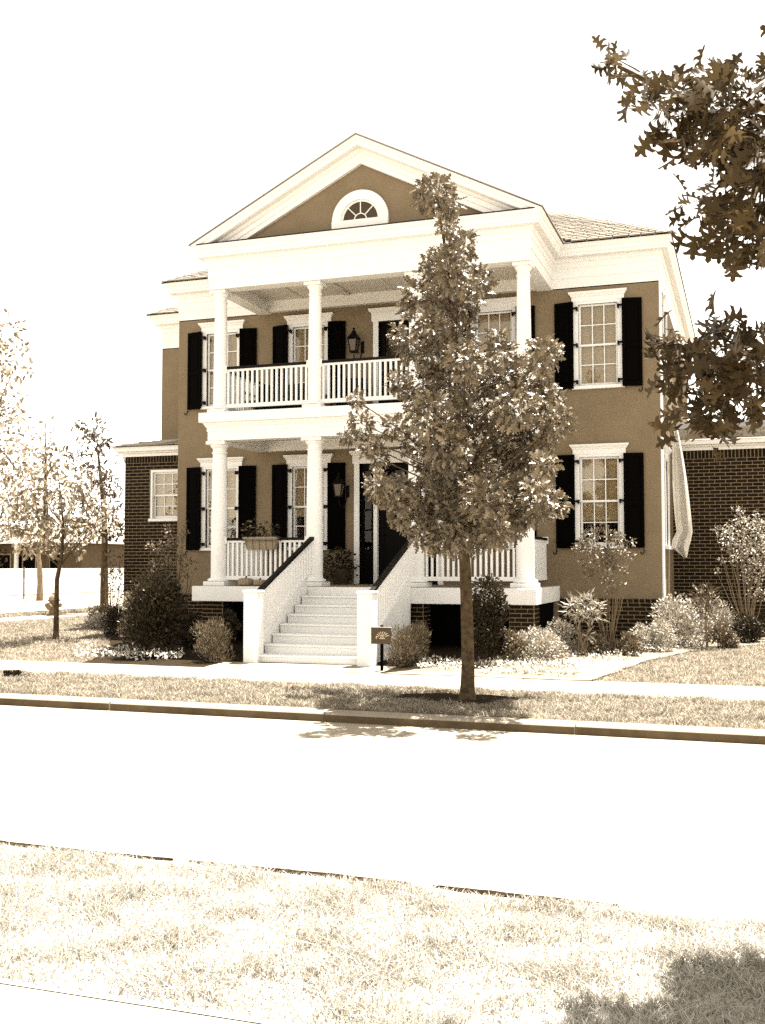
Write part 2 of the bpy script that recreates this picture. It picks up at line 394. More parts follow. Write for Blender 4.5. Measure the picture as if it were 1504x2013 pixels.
# sidewalks of cast slabs
def slab_walk(name, x0, x1, y0, y1, L, z, along='x', rot=0.0, piv=(0, 0)):
    base = part(name, MB().box(x0, x1, y0 + .01, y1 - .01, z - .14, z - .022), 'kerb_concrete') if along == 'x' else part(name, MB().box(x0 + .01, x1 - .01, y0, y1, z - .14, z - .022), 'kerb_concrete')
    base['kind'] = 'structure'
    w = (y1 - y0) if along == 'x' else (x1 - x0)
    me = MB().bbox(-L / 2 + .006, L / 2 - .006, -w / 2, w / 2, -.10, 0, .008).mesh('slab') if along == 'x' else MB().bbox(-w / 2, w / 2, -L / 2 + .006, L / 2 - .006, -.10, 0, .008).mesh('slab')
    n = int(((x1 - x0) if along == 'x' else (y1 - y0)) / L)
    for k in range(n):
        c = (x0 + L * (k + .5), (y0 + y1) / 2, z + .002 * math.sin(k * 3.1)) if along == 'x' else ((x0 + x1) / 2, y0 + L * (k + .5), z + .002 * math.sin(k * 3.1))
        link('slab', me, 'concrete', base, c)
    return base
slab_walk('sidewalk', -30, 9, 13.28, 14.83, 1.5, 0.004)
slab_walk('near_sidewalk', -9, 6, 1.9, 3.44, 1.5, 0.004)
slab_walk('side_sidewalk', -18.45, -17.25, 15.0, 51, 1.5, 0.214, 'y')
sheet('stair_landing', [[(-8.05, 14.83, 0.008), (-5.15, 14.83, 0.008), (-5.15, 15.75, 0.036), (-8.05, 15.75, 0.036)]], 'concrete')
sheet('side_street', [[(-31.2, 20.3, .20), (-20.1, 20.3, .20), (-20.1, 400, .20), (-31.2, 400, .20)], [(-31.2, 10.9, .004), (-20.1, 10.9, .004), (-20.1, 14.9, .004), (-31.2, 14.9, .004)], [(-31.2, 14.9, .004), (-20.1, 14.9, .004), (-20.1, 20.3, .20), (-31.2, 20.3, .20)]], 'concrete')
o = part('side_kerb', MB().box(-20.1, -19.95, 16, 60, -.05, .235), 'kerb_concrete'); o['kind'] = 'structure'
o = part('far_side_kerb', MB().box(-31.4, -31.2, 16, 120, -.05, .25), 'kerb_concrete'); o['kind'] = 'structure'
# line of dirt lying in the near gutter
gd = MB()
for xa, xb in ((-7.5, -3.15), (-3.05, -1.72), (-1.6, -.62)):
    n = int((xb - xa) / .06); V = []
    for k in range(n + 1):
        x = xa + (xb - xa) * k / n; e = min(1, 6 * min(k, n - k) / n + .15)
        w = (.028 - .0012 * x * 0 + .014 * math.sin(x * 5.3) * math.sin(x * 11) + .012 * random.random()) * e; ym = 5.455 + .012 * math.sin(x * 2.1) + .006 * random.random()
        V += [(x, ym - w, KZ + .004), (x, ym, KZ + .015), (x, ym + w, KZ + .004)]
    gd.add(V, [q for k in range(n) for q in ((3 * k, 3 * k + 3, 3 * k + 4, 3 * k + 1), (3 * k + 1, 3 * k + 4, 3 * k + 5, 3 * k + 2))])
part('gutter_dirt', gd, 'dark_ground')['kind'] = 'structure'
# planting beds
def ragged(pts, step=.22, amp=.05):
    out = []
    for (x0, y0), (x1, y1) in zip(pts, pts[1:] + pts[:1]):
        L = math.hypot(x1 - x0, y1 - y0); n = max(1, int(L / step))
        for k in range(n): out.append((x0 + (x1 - x0) * k / n + random.uniform(-amp, amp), y0 + (y1 - y0) * k / n + random.uniform(-amp, amp) * .6))
    return out
def bed(name, pts, mat, dz=0.012):
    pts = ragged(pts)
    return sheet(name, [[(x, y, lot(y) + dz) for x, y in pts]], mat)
bed('porch_bed', [(-10.3, 14.80), (-3.2, 14.80), (-3.2, 20.3), (-12.9, 20.3), (-12.9, 19.3), (-11.6, 17.6), (-10.7, 16.2)], 'dark_ground', .004)
bed('right_bed', [(-5.1, 14.79), (-2.1, 14.79), (-1.75, 16.2), (-1.4, 17.6), (-0.75, 19.0), (0.3, 20.2), (2.5, 20.8), (2.5, 23.2), (-3.9, 23.2), (-3.9, 20.2), (-3.6, 17.0)], 'pale_mulch', .014)
bed('mulch_shadow_ring', [(-3.3 + .8 * math.cos(a), 12.35 + .5 * math.sin(a)) for a in np.linspace(0, 6.28, 22)[:-1]], 'dark_ground', .01)  # mulch round the trunk, coloured darker to deepen the tree's shadow
bed('dark_verge_patch', [(-10.2 + .9 * math.cos(a), 12.95 + .17 * math.sin(a)) for a in np.linspace(0, 6.28, 22)[:-1]], 'dark_ground', .01)  # dark patch at the left end of the verge
sheet('near_lawn', [[(-40, 3.425, 0.008), (40, 3.425, 0.008), (40, 4.90, 0.0), (-40, 4.90, 0.0)]], 'sun_pale_soil')

# ================================================================== THE HOUSE
XC, XL, XR, YW, YP = -6.62, -11.65, -1.49, 20.2, 18.0
XPL, XPR = -9.74, -3.48
ZF, ZB, ZE0, ZE1, ZS = 1.20, 0.97, 6.90, 7.71, 4.50   # porch floor, brick top, entablature, balcony floor
house = thing('house', (XC, YW, 0), 'two storey stucco house with columned double porch, pediment and brick side wings', 'house')

def wall_holes(T, x0, x1, z0, z1, th, holes):
    xs = sorted({x0, x1, *[h[0] for h in holes], *[h[1] for h in holes]}); zs = sorted({z0, z1, *[h[2] for h in holes], *[h[3] for h in holes]})
    mb = MB(T); solid = {}
    for i in range(len(xs) - 1):
        for j in range(len(zs) - 1):
            cx, cz = (xs[i] + xs[i + 1]) / 2, (zs[j] + zs[j + 1]) / 2
            solid[i, j] = not any(h[0] < cx < h[1] and h[2] < cz < h[3] for h in holes)
    for (i, j), s in solid.items():
        if not s: continue
        a, b, c, d = xs[i], xs[i + 1], zs[j], zs[j + 1]
        mb.add([(a, 0, c), (b, 0, c), (b, 0, d), (a, 0, d)], [(0, 1, 2, 3)]); mb.add([(a, th, c), (b, th, c), (b, th, d), (a, th, d)], [(3, 2, 1, 0)])
        for (di, dj, e) in ((-1, 0, [(a, c), (a, d)]), (1, 0, [(b, c), (b, d)]), (0, -1, [(a, c), (b, c)]), (0, 1, [(a, d), (b, d)])):
            if not solid.get((i + di, j + dj), False):
                (p, q), (r, s2) = e; mb.add([(p, 0, q), (r, 0, s2), (r, th, s2), (p, th, q)], [(0, 1, 2, 3)])
    return mb
def frame_T(o, kind):
    if kind == 'front': return Matrix.Translation(o)
    return Matrix.Translation(o) @ Matrix(((0, -1, 0, 0), (1, 0, 0, 0), (0, 0, 1, 0), (0, 0, 0, 1)))   # wall facing +X

PANE = {}
def window(T, kind, cx, z0, z1, w=0.74, blind=1.0, hood=True, parent=house, cas=0.09, rows=4):
    """casing with sill, hood, two sashes of panes, blind and dark room behind. Local x along the wall, -y outwards."""
    h = w / 2
    c = MB(T).box(cx - h - cas, cx - h, -.030, .05, z0 - .0, z1).box(cx + h, cx + h + cas, -.030, .05, z0, z1).box(cx - h - cas, cx + h + cas, -.031, .05, z1, z1 + .05)
    win = part('window', c, 'white_paint', parent)
    part('sill', MB(T).box(cx - h - cas - .03, cx + h + cas + .03, -.075, .05, z0 - .06, z0 - .002), 'white_paint', win)
    if hood:
        hd = MB(T); b = z1 + .052; hw = h + cas
        pr = [(.0, b), (.034, b), (.034, b + .09), (.05, b + .10), (.052, b + .115), (.085, b + .155), (.09, b + .17), (.09, b + .185), (0, b + .185)]
        hd.sweep([(cx - hw, .03), (cx - hw, 0), (cx + hw, 0), (cx + hw, .03)], pr)
        part('hood', hd, 'white_paint', win)
    zm = (z0 + z1) / 2
    for k, (a, b, y) in enumerate(((zm - .018, z1, .030), (z0, zm + .018, .058))):
        s = MB(T); fr = .042
        s.box(cx - h, cx - h + fr, y, y + .03, a, b).box(cx + h - fr, cx + h, y, y + .03, a, b)
        s.box(cx - h + fr, cx + h - fr, y + .001, y + .029, b - .038, b).box(cx - h + fr, cx + h - fr, y + .001, y + .029, a, a + (.06 if k else .038))
        x0, x1, q0, q1 = cx - h + fr, cx + h - fr, a + (.06 if k else .038), b - .038
        for i in (1, 2): xx = x0 + (x1 - x0) * i / 3; s.box(xx - .009, xx + .009, y + .004, y + .026, q0, q1)
        nr = rows // 2
        for j in range(1, nr): zz = q0 + (q1 - q0) * j / nr; s.box(x0, x1, y + .0045, y + .0255, zz - .009, zz + .009)
        part('sash', s, 'white_paint', win)
        pw, ph = (x1 - x0) / 3, (q1 - q0) / nr; key = (round(pw, 4), round(ph, 4), kind)
        if key not in PANE:
            M3 = frame_T((0, 0, 0), kind); PANE[key] = MB(M3).box(-pw / 2, pw / 2, -.002, .002, -ph / 2, ph / 2).mesh('pane')
        for i in range(3):
            for j in range(nr):
                p = T @ Vector((x0 + pw * (i + .5), y + .015, q0 + ph * (j + .5))); link('pane', PANE[key], 'glass', win, p)
    if blind > 0:
        zb = z1 - (z1 - z0) * blind; bl = MB(T); n = 13
        for j in range(n):                            # soft folds of the roman blind
            a, b = zb + (z1 - zb) * j / n, zb + (z1 - zb) * (j + 1) / n
            bl.add([(cx - h + .01, .125, a), (cx + h - .01, .125, a), (cx + h - .01, .112, b), (cx - h + .01, .112, b)], [(0, 1, 2, 3)])
        part('blind', bl, 'blind', win)
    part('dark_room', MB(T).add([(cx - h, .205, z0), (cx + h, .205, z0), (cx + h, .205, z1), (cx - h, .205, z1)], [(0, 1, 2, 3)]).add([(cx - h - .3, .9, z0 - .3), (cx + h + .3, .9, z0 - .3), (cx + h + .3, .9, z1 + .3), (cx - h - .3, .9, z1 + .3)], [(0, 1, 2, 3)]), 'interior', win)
    return win
def shutter(cx, side, z0, z1, y=YW, w=0.37):
    """hinged at the window side, that edge stands off the wall"""
    s = side; hx = cx + s * 0.462; ang = math.atan2(.085, w)
    T = Matrix.Translation((hx, y - .125, 0)) @ Matrix.Rotation(s * ang, 4, 'Z')
    m = MB(T); X = lambda a: s * a
    def bx(a, b, y0, y1, q0, q1): m.box(X(a), X(b), y0, y1, q0, q1)
    bx(0, .055, 0, .035, z0, z1); bx(w - .055, w, 0, .035, z0, z1)
    zmid = z0 + (z1 - z0) * .47
    for a, b in ((z0, z0 + .09), (zmid - .04, zmid + .04), (z1 - .07, z1)): bx(.055, w - .055, .001, .034, a, b)
    sh = part('shutter', m, 'black_paint', house)
    for a, b in ((z0 + .09, zmid - .04), (zmid + .04, z1 - .07)):
        p = MB(T).box(X(.055), X(w - .055), .014, .024, a, b).box(X(.085), X(w - .085), .007, .015, a + .03, b - .03); part('panel', p, 'black_paint', sh)
    for q in (z0 + .13, (z0 + z1) / 2, z1 - .13):
        hg = MB(); hg.box(hx - s * .09, hx + s * .01, y - .118, y - .106, q - .02, q + .02).box(hx - s * .09, hx - s * .06, y - .121, y - .03, q - .045, q + .028)
        part('hinge', hg, 'iron', sh)
    dx = hx + s * (w - .02)
    dog = MB().tube([(dx, y - .01, z0 - .03), (dx, y - .06, z0 - .03), (dx, y - .065, z0 - .09), (dx - .035 * 1, y - .065, z0 - .115), (dx - .06, y - .065, z0 - .09), (dx - .045, y - .065, z0 - .07)], .011, 6)
    part('shutter_dog', dog, 'iron', sh)
WX = [-10.59, -8.57, -4.64, -2.62]
UZ, LZ = (5.00, 6.575), (1.965, 3.645)
Tf = frame_T((0, YW, 0), 'front')
holes = [(x - .37, x + .37, UZ[0], UZ[1]) for x in WX] + [(x - .37, x + .37, LZ[0], LZ[1]) for x in WX]
holes += [(XC - .42, XC + .42, 4.55, 6.56), (XC - .83, XC + .83, 1.23, 3.66)]
part('wall', wall_holes(Tf, XL, XR, ZB, ZE0 + .02, .2, holes), 'stucco', house)
for k, x in enumerate(WX):
    window(Tf, 'front', x, *UZ, blind=1.0)
    window(Tf, 'front', x, *LZ, blind=[.62, .62, .6, .72][k])
    for zz in (UZ, LZ):
        shutter(x, -1, zz[0] - .05, zz[1] + .045); shutter(x, 1, zz[0] - .05, zz[1] + .045)
# side wall facing the wing, with its own windows
Ts = frame_T((XR, 0, 0), 'side')
sh_ = [(y - .37, y + .37, *z) for y in (21.45,) for z in (UZ, LZ)]
part('side_wall', wall_holes(Ts, YW + .2, 30.0, ZB, ZE0 + .02, .2, sh_), 'stucco', house)
for y in (21.45,):
    for z in (UZ, LZ): window(Ts, 'side', y, *z, blind=1.0)
part('corner_board', MB().box(XR + .001, XR + .03, YW + .004, YW + .30, ZB, ZE0 - .002), 'white_paint', house)
part('side_wall', MB().box(XL, XL + .2, YW + .2, 30, ZB, ZE0 + .02), 'stucco', house)
part('back_wall', MB().box(XL + .2, XR - .2, 29.8, 30, ZB, ZE0 + .02), 'stucco', house)
part('rear_section_wall', MB().box(-13.56, XL - .01, 22.7, 30, 0.1, ZE0 + .02), 'stucco', house)
# entablature all round: frieze boards, bed mould, soffit, fascia, crown
def entab(d, z0=ZE0, top=ZE1, oh=0.25):
    return [(-.30, z0), (0, z0), (0, z0 + .20), (.014, z0 + .205), (.014, z0 + .385), (.03, z0 + .395), (.03, z0 + .50), (.05, z0 + .51), (.065, z0 + .55), (.075, z0 + .555), (.075, z0 + .585),
            (oh - .07, z0 + .59), (oh - .07, z0 + .63), (oh - .05, z0 + .65), (oh - .05, z0 + .72), (oh - .03, z0 + .735), (oh - .005, z0 + .775), (oh, z0 + .78), (oh, top), (-.30, top)]
en = MB().sweep([(XL, 30), (XL, YW), (XPL, YW), (XPL, YP), (XPR, YP), (XPR, YW), (XR, YW), (XR, 30)][::1], entab(1))
ent = part('entablature', en, 'white_paint', house)
part('rear_entablature', MB().sweep([(-13.56, 30), (-13.56, 22.7), (XL - .02, 22.7)], entab(1)), 'white_paint', house)
# pediment
ZA, HW = 9.43, 3.39; SL = (ZA - ZE1) / HW
tym = MB().extrude([(XC - HW + .2, YP + .06, ZE1 - .01), (XC + HW - .2, YP + .06, ZE1 - .01), (XC, YP + .06, ZA - .12)], (0, .1, 0))
ped = part('pediment', tym, 'stucco', house)
rk = [(-.27, 0.0), (-.27, .035), (-.245, .075), (-.225, .085), (-.225, .155), (-.20, .17), (-.09, .175), (-.085, .205), (-.06, .235), (-.035, .245), (-.035, .34), (-.015, .35), (-.015, .44), (.10, .44), (.10, 0.0)]
for s in (-1, 1):
    r_ = MB(); n = len(rk); vs = []
    for y, t in rk: vs.append((XC, YP + y, ZA - t))
    for y, t in rk: vs.append((XC + s * max(.05, (ZA - t - ZE1 + .004) / SL), YP + y, ZE1 - .004))
    r_.add(vs, [(i, (i + 1) % n, n + (i + 1) % n, n + i) for i in range(n)] + [tuple(range(n, 2 * n))])
    part('raking_cornice', r_, 'white_paint', ped)
part('cornice_flashing', MB().box(XPL - .26, XPR + .26, YP - .26, YP + .05, ZE1 + .001, ZE1 + .022), 'shingle_under', ped)
# half round window
hz, hr = 7.84, .55; cxw = XC - .02
def arc(r, y, n=24, z=hz + .11): return [(cxw + r * math.cos(math.pi * k / n), y, z + r * math.sin(math.pi * k / n)) for k in range(n + 1)]
cas = MB()
for r0, r1, y0 in ((.38, .55, YP + .0), (.34, .40, YP + .03)):
    a, b = arc(r0, y0), arc(r1, y0); a2, b2 = arc(r0, YP + .07), arc(r1, YP + .07); n = len(a)
    cas.add(a + b + a2 + b2, [(i, i + 1, n + i + 1, n + i) for i in range(n - 1)] + [(i, i + 1, 2 * n + i + 1, 2 * n + i) for i in range(n - 1)] + [(n + i, n + i + 1, 3 * n + i + 1, 3 * n + i) for i in range(n - 1)])
fan = part('fanlight', cas, 'white_paint', ped)
part('sill', MB().box(cxw - .55, cxw + .55, YP - .02, YP + .07, hz - .03, hz + .109), 'white_paint', fan)
mu = MB()
for k in range(1, 4):
    a = math.pi * k / 4; mu.tube([(cxw + .12 * math.cos(a), YP + .04, hz + .11 + .12 * math.sin(a)), (cxw + .37 * math.cos(a), YP + .04, hz + .11 + .37 * math.sin(a))], .012, 4)
mu.tube(arc(.12, YP + .04, 12), .012, 4)
part('muntins', mu, 'white_paint', fan)
for k in range(4):
    q = [(cxw + r * math.cos(t), YP + .052, hz + .11 + r * math.sin(t)) for r, t in [(.12, math.pi * k / 4), (.36, math.pi * k / 4), (.36, math.pi * (k + .5) / 4), (.36, math.pi * (k + 1) / 4), (.12, math.pi * (k + 1) / 4)]]
    part('pane', MB().extrude(q, (0, .004, 0)), 'sign_brown', fan)
part('pane', MB().extrude([(cxw + .115 * math.cos(t), YP + .053, hz + .11 + .115 * math.sin(t)) for t in np.linspace(0, math.pi, 9)], (0, .004, 0)), 'sign_brown', fan)
# roofs
rf = MB(); p = .555; ez = ZE1 + .004; o_ = .27
cR, cL = (XR + o_, YW - o_), (XL - o_, YW - o_); tt = 5.15
apz = ez + p * tt
A, B = (cR[0] - tt, cR[1] + tt, apz), (cL[0] + tt, cL[1] + tt, apz); D_, E_ = (cR[0], cR[1] + 2 * tt, ez), (cL[0], cL[1] + 2 * tt, ez)
rf.add([(*cR, ez), (*cL, ez), A, B, D_, E_], [(0, 2, 3, 1), (0, 4, 2), (1, 3, 5), (4, 5, 3, 2)])
roof = part('roof', rf, 'shingle_under', house)
pr_ = MB()
for s in (-1, 1):
    e = (XC + s * (HW + .03), ez - .004); y0, y1 = YP - .29, 23.6
    pr_.add([(XC, y0, ZA + .03), (e[0], y0, e[1] + .02), (e[0], y1, e[1] + .02), (XC, y1, ZA + .03), (XC, y0, ZA + .005), (e[0], y0, e[1]), (e[0], y1, e[1]), (XC, y1, ZA + .005)], [(0, 1, 2, 3), (7, 6, 5, 4), (0, 4, 5, 1), (1, 5, 6, 2)])
porch_roof = part('porch_roof', pr_, 'shingle', house)
rr = MB(); c2 = (-13.56 - o_, 22.7 - o_)
rr.add([(*c2, ez), (XL, c2[1], ez), (XL, c2[1] + 3.5, ez + p * 3.5), (c2[0] + 3.5, c2[1] + 3.5, ez + p * 3.5), (c2[0], c2[1] + 7, ez)], [(0, 1, 2, 3), (0, 3, 4)])
rear_roof = part('rear_roof', rr, 'shingle_under', house)
tabm = {}
def tab(w, L=.19):
    if w not in tabm:
        m = MB(); m.add([(-w / 2 + .011, 0, .0), (w / 2 - .011, 0, .0), (w / 2 - .011, L, .0), (-w / 2 + .011, L, .0), (-w / 2 + .011, 0, .03), (w / 2 - .011, 0, .03), (w / 2 - .011, L, .004), (-w / 2 + .011, L, .004)], [(3, 2, 1, 0), (4, 5, 6, 7), (0, 1, 5, 4), (1, 2, 6, 5), (2, 3, 7, 6), (3, 0, 4, 7)])
        tabm[w] = m.mesh('shingle')
    return tabm[w]
def shingles(parent, x0, x1, y0, z0, slope, rows, clip, expo=.145, W=(.30, .22, .26)):
    """courses of tabs on a slope that faces the street (rises with y)"""
    ang = math.atan(slope); ca, sa = math.cos(ang), math.sin(ang); n = 0
    for r in range(rows):
        x = x0 - (r * .137) % .3; k = r
        yy, zz = y0 + r * expo * ca, z0 + r * expo * sa
        while x < x1:
            w = W[(k * 7 + r * 3) % 3]; c = x + w / 2; k += 1
            if clip(c, yy):
                link('shingle', tab(w), 'shingle', parent, (c, yy, zz + .006 + .003 * ((k * 5 + r) % 3)), (ang, 0, 0)); n += 1
            x += w
    return n
def porch_edge(x, y): return x > XC + (ZA - (ez + p * (y - cR[1]))) / SL + .05
n1 = shingles(roof, -6.2, cR[0], cR[1] - .03, ez, p, 20, lambda x, y: (x < cR[0] - (y - cR[1]) - .02) and porch_edge(x, y))
n1 += shingles(roof, cL[0], -9.6, cL[1] - .03, ez, p, 9, lambda x, y: x > cL[0] + (y - cL[1]) + .02 and x < -9.9)
n1 += shingles(rear_roof, c2[0], XL, c2[1] - .03, ez, p, 9, lambda x, y: x > c2[0] + (y - c2[1]) + .02)
capm = MB().add([(-.16, -.10, -.02), (0, -.10, .035), (.16, -.10, -.02), (-.15, .12, -.035), (0, .12, .012), (.15, .12, -.035)], [(0, 1, 4, 3), (1, 2, 5, 4), (0, 3, 4, 1), (0, 2, 1)]).mesh('hip_cap')
def hip_caps(parent, c, s, n):
    d = Vector((s, 1, p)).normalized(); q = d.to_track_quat('Y', 'Z').to_euler()
    for k in range(n):
        link('hip_cap', capm, 'shingle', parent, Vector((c[0], c[1], ez + .02)) + d * (.1 + .17 * k), q)
hip_caps(roof, cR, -1, 26); hip_caps(roof, cL, 1, 12); hip_caps(rear_roof, c2, 1, 10)

# porch: floor, balcony, ceilings
part('porch_floor', MB().bbox(-9.94, -3.385, 17.8, YW + .0, ZF - .28, ZF, .006), 'white_paint', house)
part('floor_boards', MB().box(-9.9, -3.42, 17.86, YW, ZF + .001, ZF + .008), 'terracotta', house)
bal = [(-.30, 3.97), (0, 3.97), (0, 4.14), (.014, 4.145), (.014, 4.22), (.03, 4.23), (.05, 4.27), (.06, 4.275), (.06, 4.31), (.13, 4.315), (.13, 4.495), (.12, ZS), (-.30, ZS)]
part('balcony_beam', MB().sweep([(XPL, YW), (XPL, YP), (XPR, YP), (XPR, YW)], bal), 'white_paint', house)
part('balcony_floor', MB().box(XPL + .25, XPR - .25, YP + .25, YW - .001, 4.40, ZS - .004), 'ceiling_paint', house)
for z0, nm in ((4.17, 'lower'), (7.12, 'upper')):
    c = part('porch_ceiling', MB().box(XPL + .29, XPR - .29, YP + .29, YW - .002, z0, z0 + .04), 'ceiling_paint', house)
    for x in (XC - 1.0, XC + 1.0): part('ceiling_batten', MB().box(x - .05, x + .05, YP + .31, YW - .24, z0 - .03, z0 - .001), 'ceiling_paint', c)
    for x in (XC - 2.0, XC, XC + 2.0): part('ceiling_batten', MB().box(x - .02, x + .02, YP + .31, YW - .24, z0 - .015, z0 - .001), 'ceiling_paint', c)
    b = [(0, z0 - .20), (.13, z0 - .20), (.13, z0 - .09), (.15, z0 - .08), (.21, z0 - .02), (.22, z0 - .001), (0, z0 - .001)]
    part('ceiling_moulding', MB().sweep([(XPL + .302, YW - .001), (XPR - .302, YW - .001)], b), 'white_paint', c)
# columns
def column(x, y, z0, z1, r):
    h = z1 - z0; pl = .085
    sh = [(r * (1 - .15 * max(0, (t - .3) / .7) ** 1.5), z0 + pl + .06 + t * (h - pl - .06 - .24)) for t in np.linspace(0, 1, 10)]
    c = part('column', MB().lathe([(a, b) for a, b in sh], (x, y, 0), 28), 'white_paint', house, True)
    part('plinth', MB().bbox(x - r * 1.42, x + r * 1.42, y - r * 1.42, y + r * 1.42, z0, z0 + pl, .006), 'white_paint', c)
    part('base_ring', MB().lathe([(r * 1.2, z0 + pl), (r * 1.36, z0 + pl + .012), (r * 1.38, z0 + pl + .03), (r * 1.32, z0 + pl + .05), (r * 1.1, z0 + pl + .06), (r * 1.04, z0 + pl + .075), (r * .98, z0 + pl + .08)], (x, y, 0), 28), 'white_paint', c, True)
    q = r * .85; zt = z1 - .24
    cap = [(q, zt - .02), (q * 1.02, zt), (q * 1.14, zt + .01), (q * 1.14, zt + .03), (q * 1.0, zt + .04), (q * 1.0, zt + .10), (q * 1.06, zt + .11), (q * 1.26, zt + .135), (q * 1.36, zt + .16), (q * 1.38, zt + .175), (q * 1.0, zt + .176)]
    k = part('capital', MB().lathe(cap, (x, y, 0), 28), 'white_paint', c, True)
    part('abacus', MB().bbox(x - q * 1.5, x + q * 1.5, y - q * 1.5, y + q * 1.5, zt + .176, z1, .005), 'white_paint', c)
CXS = [XC - 2.97, XC - .99, XC + .99, XC + 2.97]; CY = YP + .22
for x in CXS:
    column(x, CY, ZF, 3.97, .158); column(x, CY, ZS, ZE0, .132)
# railings
balm = {}
def baluster_mesh(h, w=.04):
    k = round(h, 3)
    if k not in balm: balm[k] = MB().box(-w / 2, w / 2, -w / 2, w / 2, 0, h).mesh('baluster')
    return balm[k]
def railing(a, b, zf, along='x', gap=.115, top=.89, n=None):
    """a..b run along x at y=CY or along y"""
    f = (lambda p, q: (p, q)) 
    (x0, y0), (x1, y1) = a, b; L = math.hypot(x1 - x0, y1 - y0); zb = zf + gap
    def bar(w, z0, z1):
        return MB().box(x0, x1, y0 - w / 2, y0 + w / 2, z0, z1) if along == 'x' else MB().box(x0 - w / 2, x0 + w / 2, y0, y1, z0, z1)
    r = part('railing', bar(.05, zb, zb + .075), 'white_paint', house)
    part('handrail', bar(.085, zf + top - .025, zf + top + .025), 'dark_wood', r)
    part('top_rail', bar(.045, zf + top - .065, zf + top - .026), 'white_paint', r)
    h = (zf + top - .066) - (zb + .076); n = n or int(L / .098); me = baluster_mesh(h)
    for k in range(n):
        t = (k + .5) / n; link('baluster', me, 'white_paint', r, (x0 + (x1 - x0) * t, y0 + (y1 - y0) * t, zb + .076))
    for (x, y, s) in ((x0, y0, 1), (x1, y1, -1)):
        blk = MB().box(x, x + s * .03, y - .055, y + .055, zf + top - .09, zf + top + .045) if along == 'x' else MB().box(x - .055, x + .055, y, y + s * .03, zf + top - .09, zf + top + .045)
        part('rail_block', blk, 'white_paint', r)
for i in range(3):
    railing((CXS[i] + .125, CY), (CXS[i + 1] - .125, CY), ZS)
    if i != 1: railing((CXS[i] + .15, CY), (CXS[i + 1] - .15, CY), ZF)
for x in (CXS[0] - .0, CXS[3] + .0):
    railing((x, CY + .15), (x, YW), ZF, 'y'); railing((x, CY + .125), (x, YW), ZS, 'y')
# stairs
SX0, SX1 = XC - .93, XC + .93; NR = 8; RH = ZF / NR; TD = .305; YT = 17.79
stair = part('staircase', MB().extrude([(SX0 + .02, YT, 0.0)] + sum([[(SX0 + .02, YT - TD * k, ZF - RH * k - .05), (SX0 + .02, YT - TD * (k + 1), ZF - RH * k - .05)] if False else [(SX0 + .02, YT - TD * k + .02, ZF - RH * (k + 1) - .03), (SX0 + .02, YT - TD * (k + 1) + .02, ZF - RH * (k + 1) - .03)] for k in range(NR - 1)], []) + [(SX0 + .02, YT - TD * (NR - 1) + .02, 0)], (SX1 - SX0 - .04, 0, 0)), 'white_paint', house)
for k in range(NR):
    yf = YT - TD * k; zt = ZF - RH * k
    last = k == NR - 1
    xa, xb = (SX0 - .12, SX1 + .02) if last else (SX0 + .01, SX1 - .01)
    part('riser', MB().box(xa, xb, yf - .012, yf + .008, zt - RH, zt - .035), 'white_paint', stair)
    if k: part('tread', MB().bbox(xa, xb, yf - .04, yf + TD - .013, zt - .032, zt, .006), 'white_paint', stair)
for s, x in ((-1, SX0 - .05), (1, SX1 + .05)):
    yb = YT - TD * (NR - 1) + .12
    sg = MB().extrude([(x - .035, YT + .0, 0.02), (x - .035, YT, ZF + .13), (x - .035, yb, RH + .19), (x - .035, yb, 0.02)], (.07, 0, 0)); part('stringer', sg, 'white_paint', stair)
    nw = part('newel', MB().bbox(x - .125, x + .125, yb - .26, yb - .005, 0.0, 1.15, .012), 'white_paint', stair)
    part('newel_cap', MB().bbox(x - .14, x + .14, yb - .275, yb + .01, 1.151, 1.19, .012), 'white_paint', stair)
    z0, z1 = 1.12, 2.09; y0, y1 = yb - .05, YP + .06
    def zz(y, off): return z0 + (z1 - z0) * (y - y0) / (y1 - y0) + off
    def slope_bar(w, o0, o1, ya=y0, yb_=y1): return MB().extrude([(x - w / 2, ya, zz(ya, o0)), (x - w / 2, yb_, zz(yb_, o0)), (x - w / 2, yb_, zz(yb_, o1)), (x - w / 2, ya, zz(ya, o1))], (w, 0, 0))
    r = part('stair_railing', slope_bar(.05, -.075, -.03, y0 + .05), 'white_paint', house)
    part('handrail', slope_bar(.085, -.028, .03).box(x - .0425, x + .0425, y1, y1 + .05, z1 - .028, z1 + .03), 'dark_wood', r)
    part('bottom_rail', MB().extrude([(x - .045, yb + .0, RH + .20), (x - .045, YT, ZF + .14), (x - .045, YT, ZF + .22), (x - .045, yb, RH + .28)], (.09, 0, 0)), 'white_paint', r)
    nb = 19
    for k in range(nb):
        y = yb + .06 + (y1 - yb - .08) * (k + .5) / nb
        lo = RH + .2 + (ZF + .14 - RH - .2) * (min(y, YT) - yb) / (YT - yb) + .08 if y <= YT else ZF + .2
        part('baluster', MB().box(x - .02, x + .02, y - .02, y + .02, lo - .02, zz(y, -.06)), 'white_paint', r)
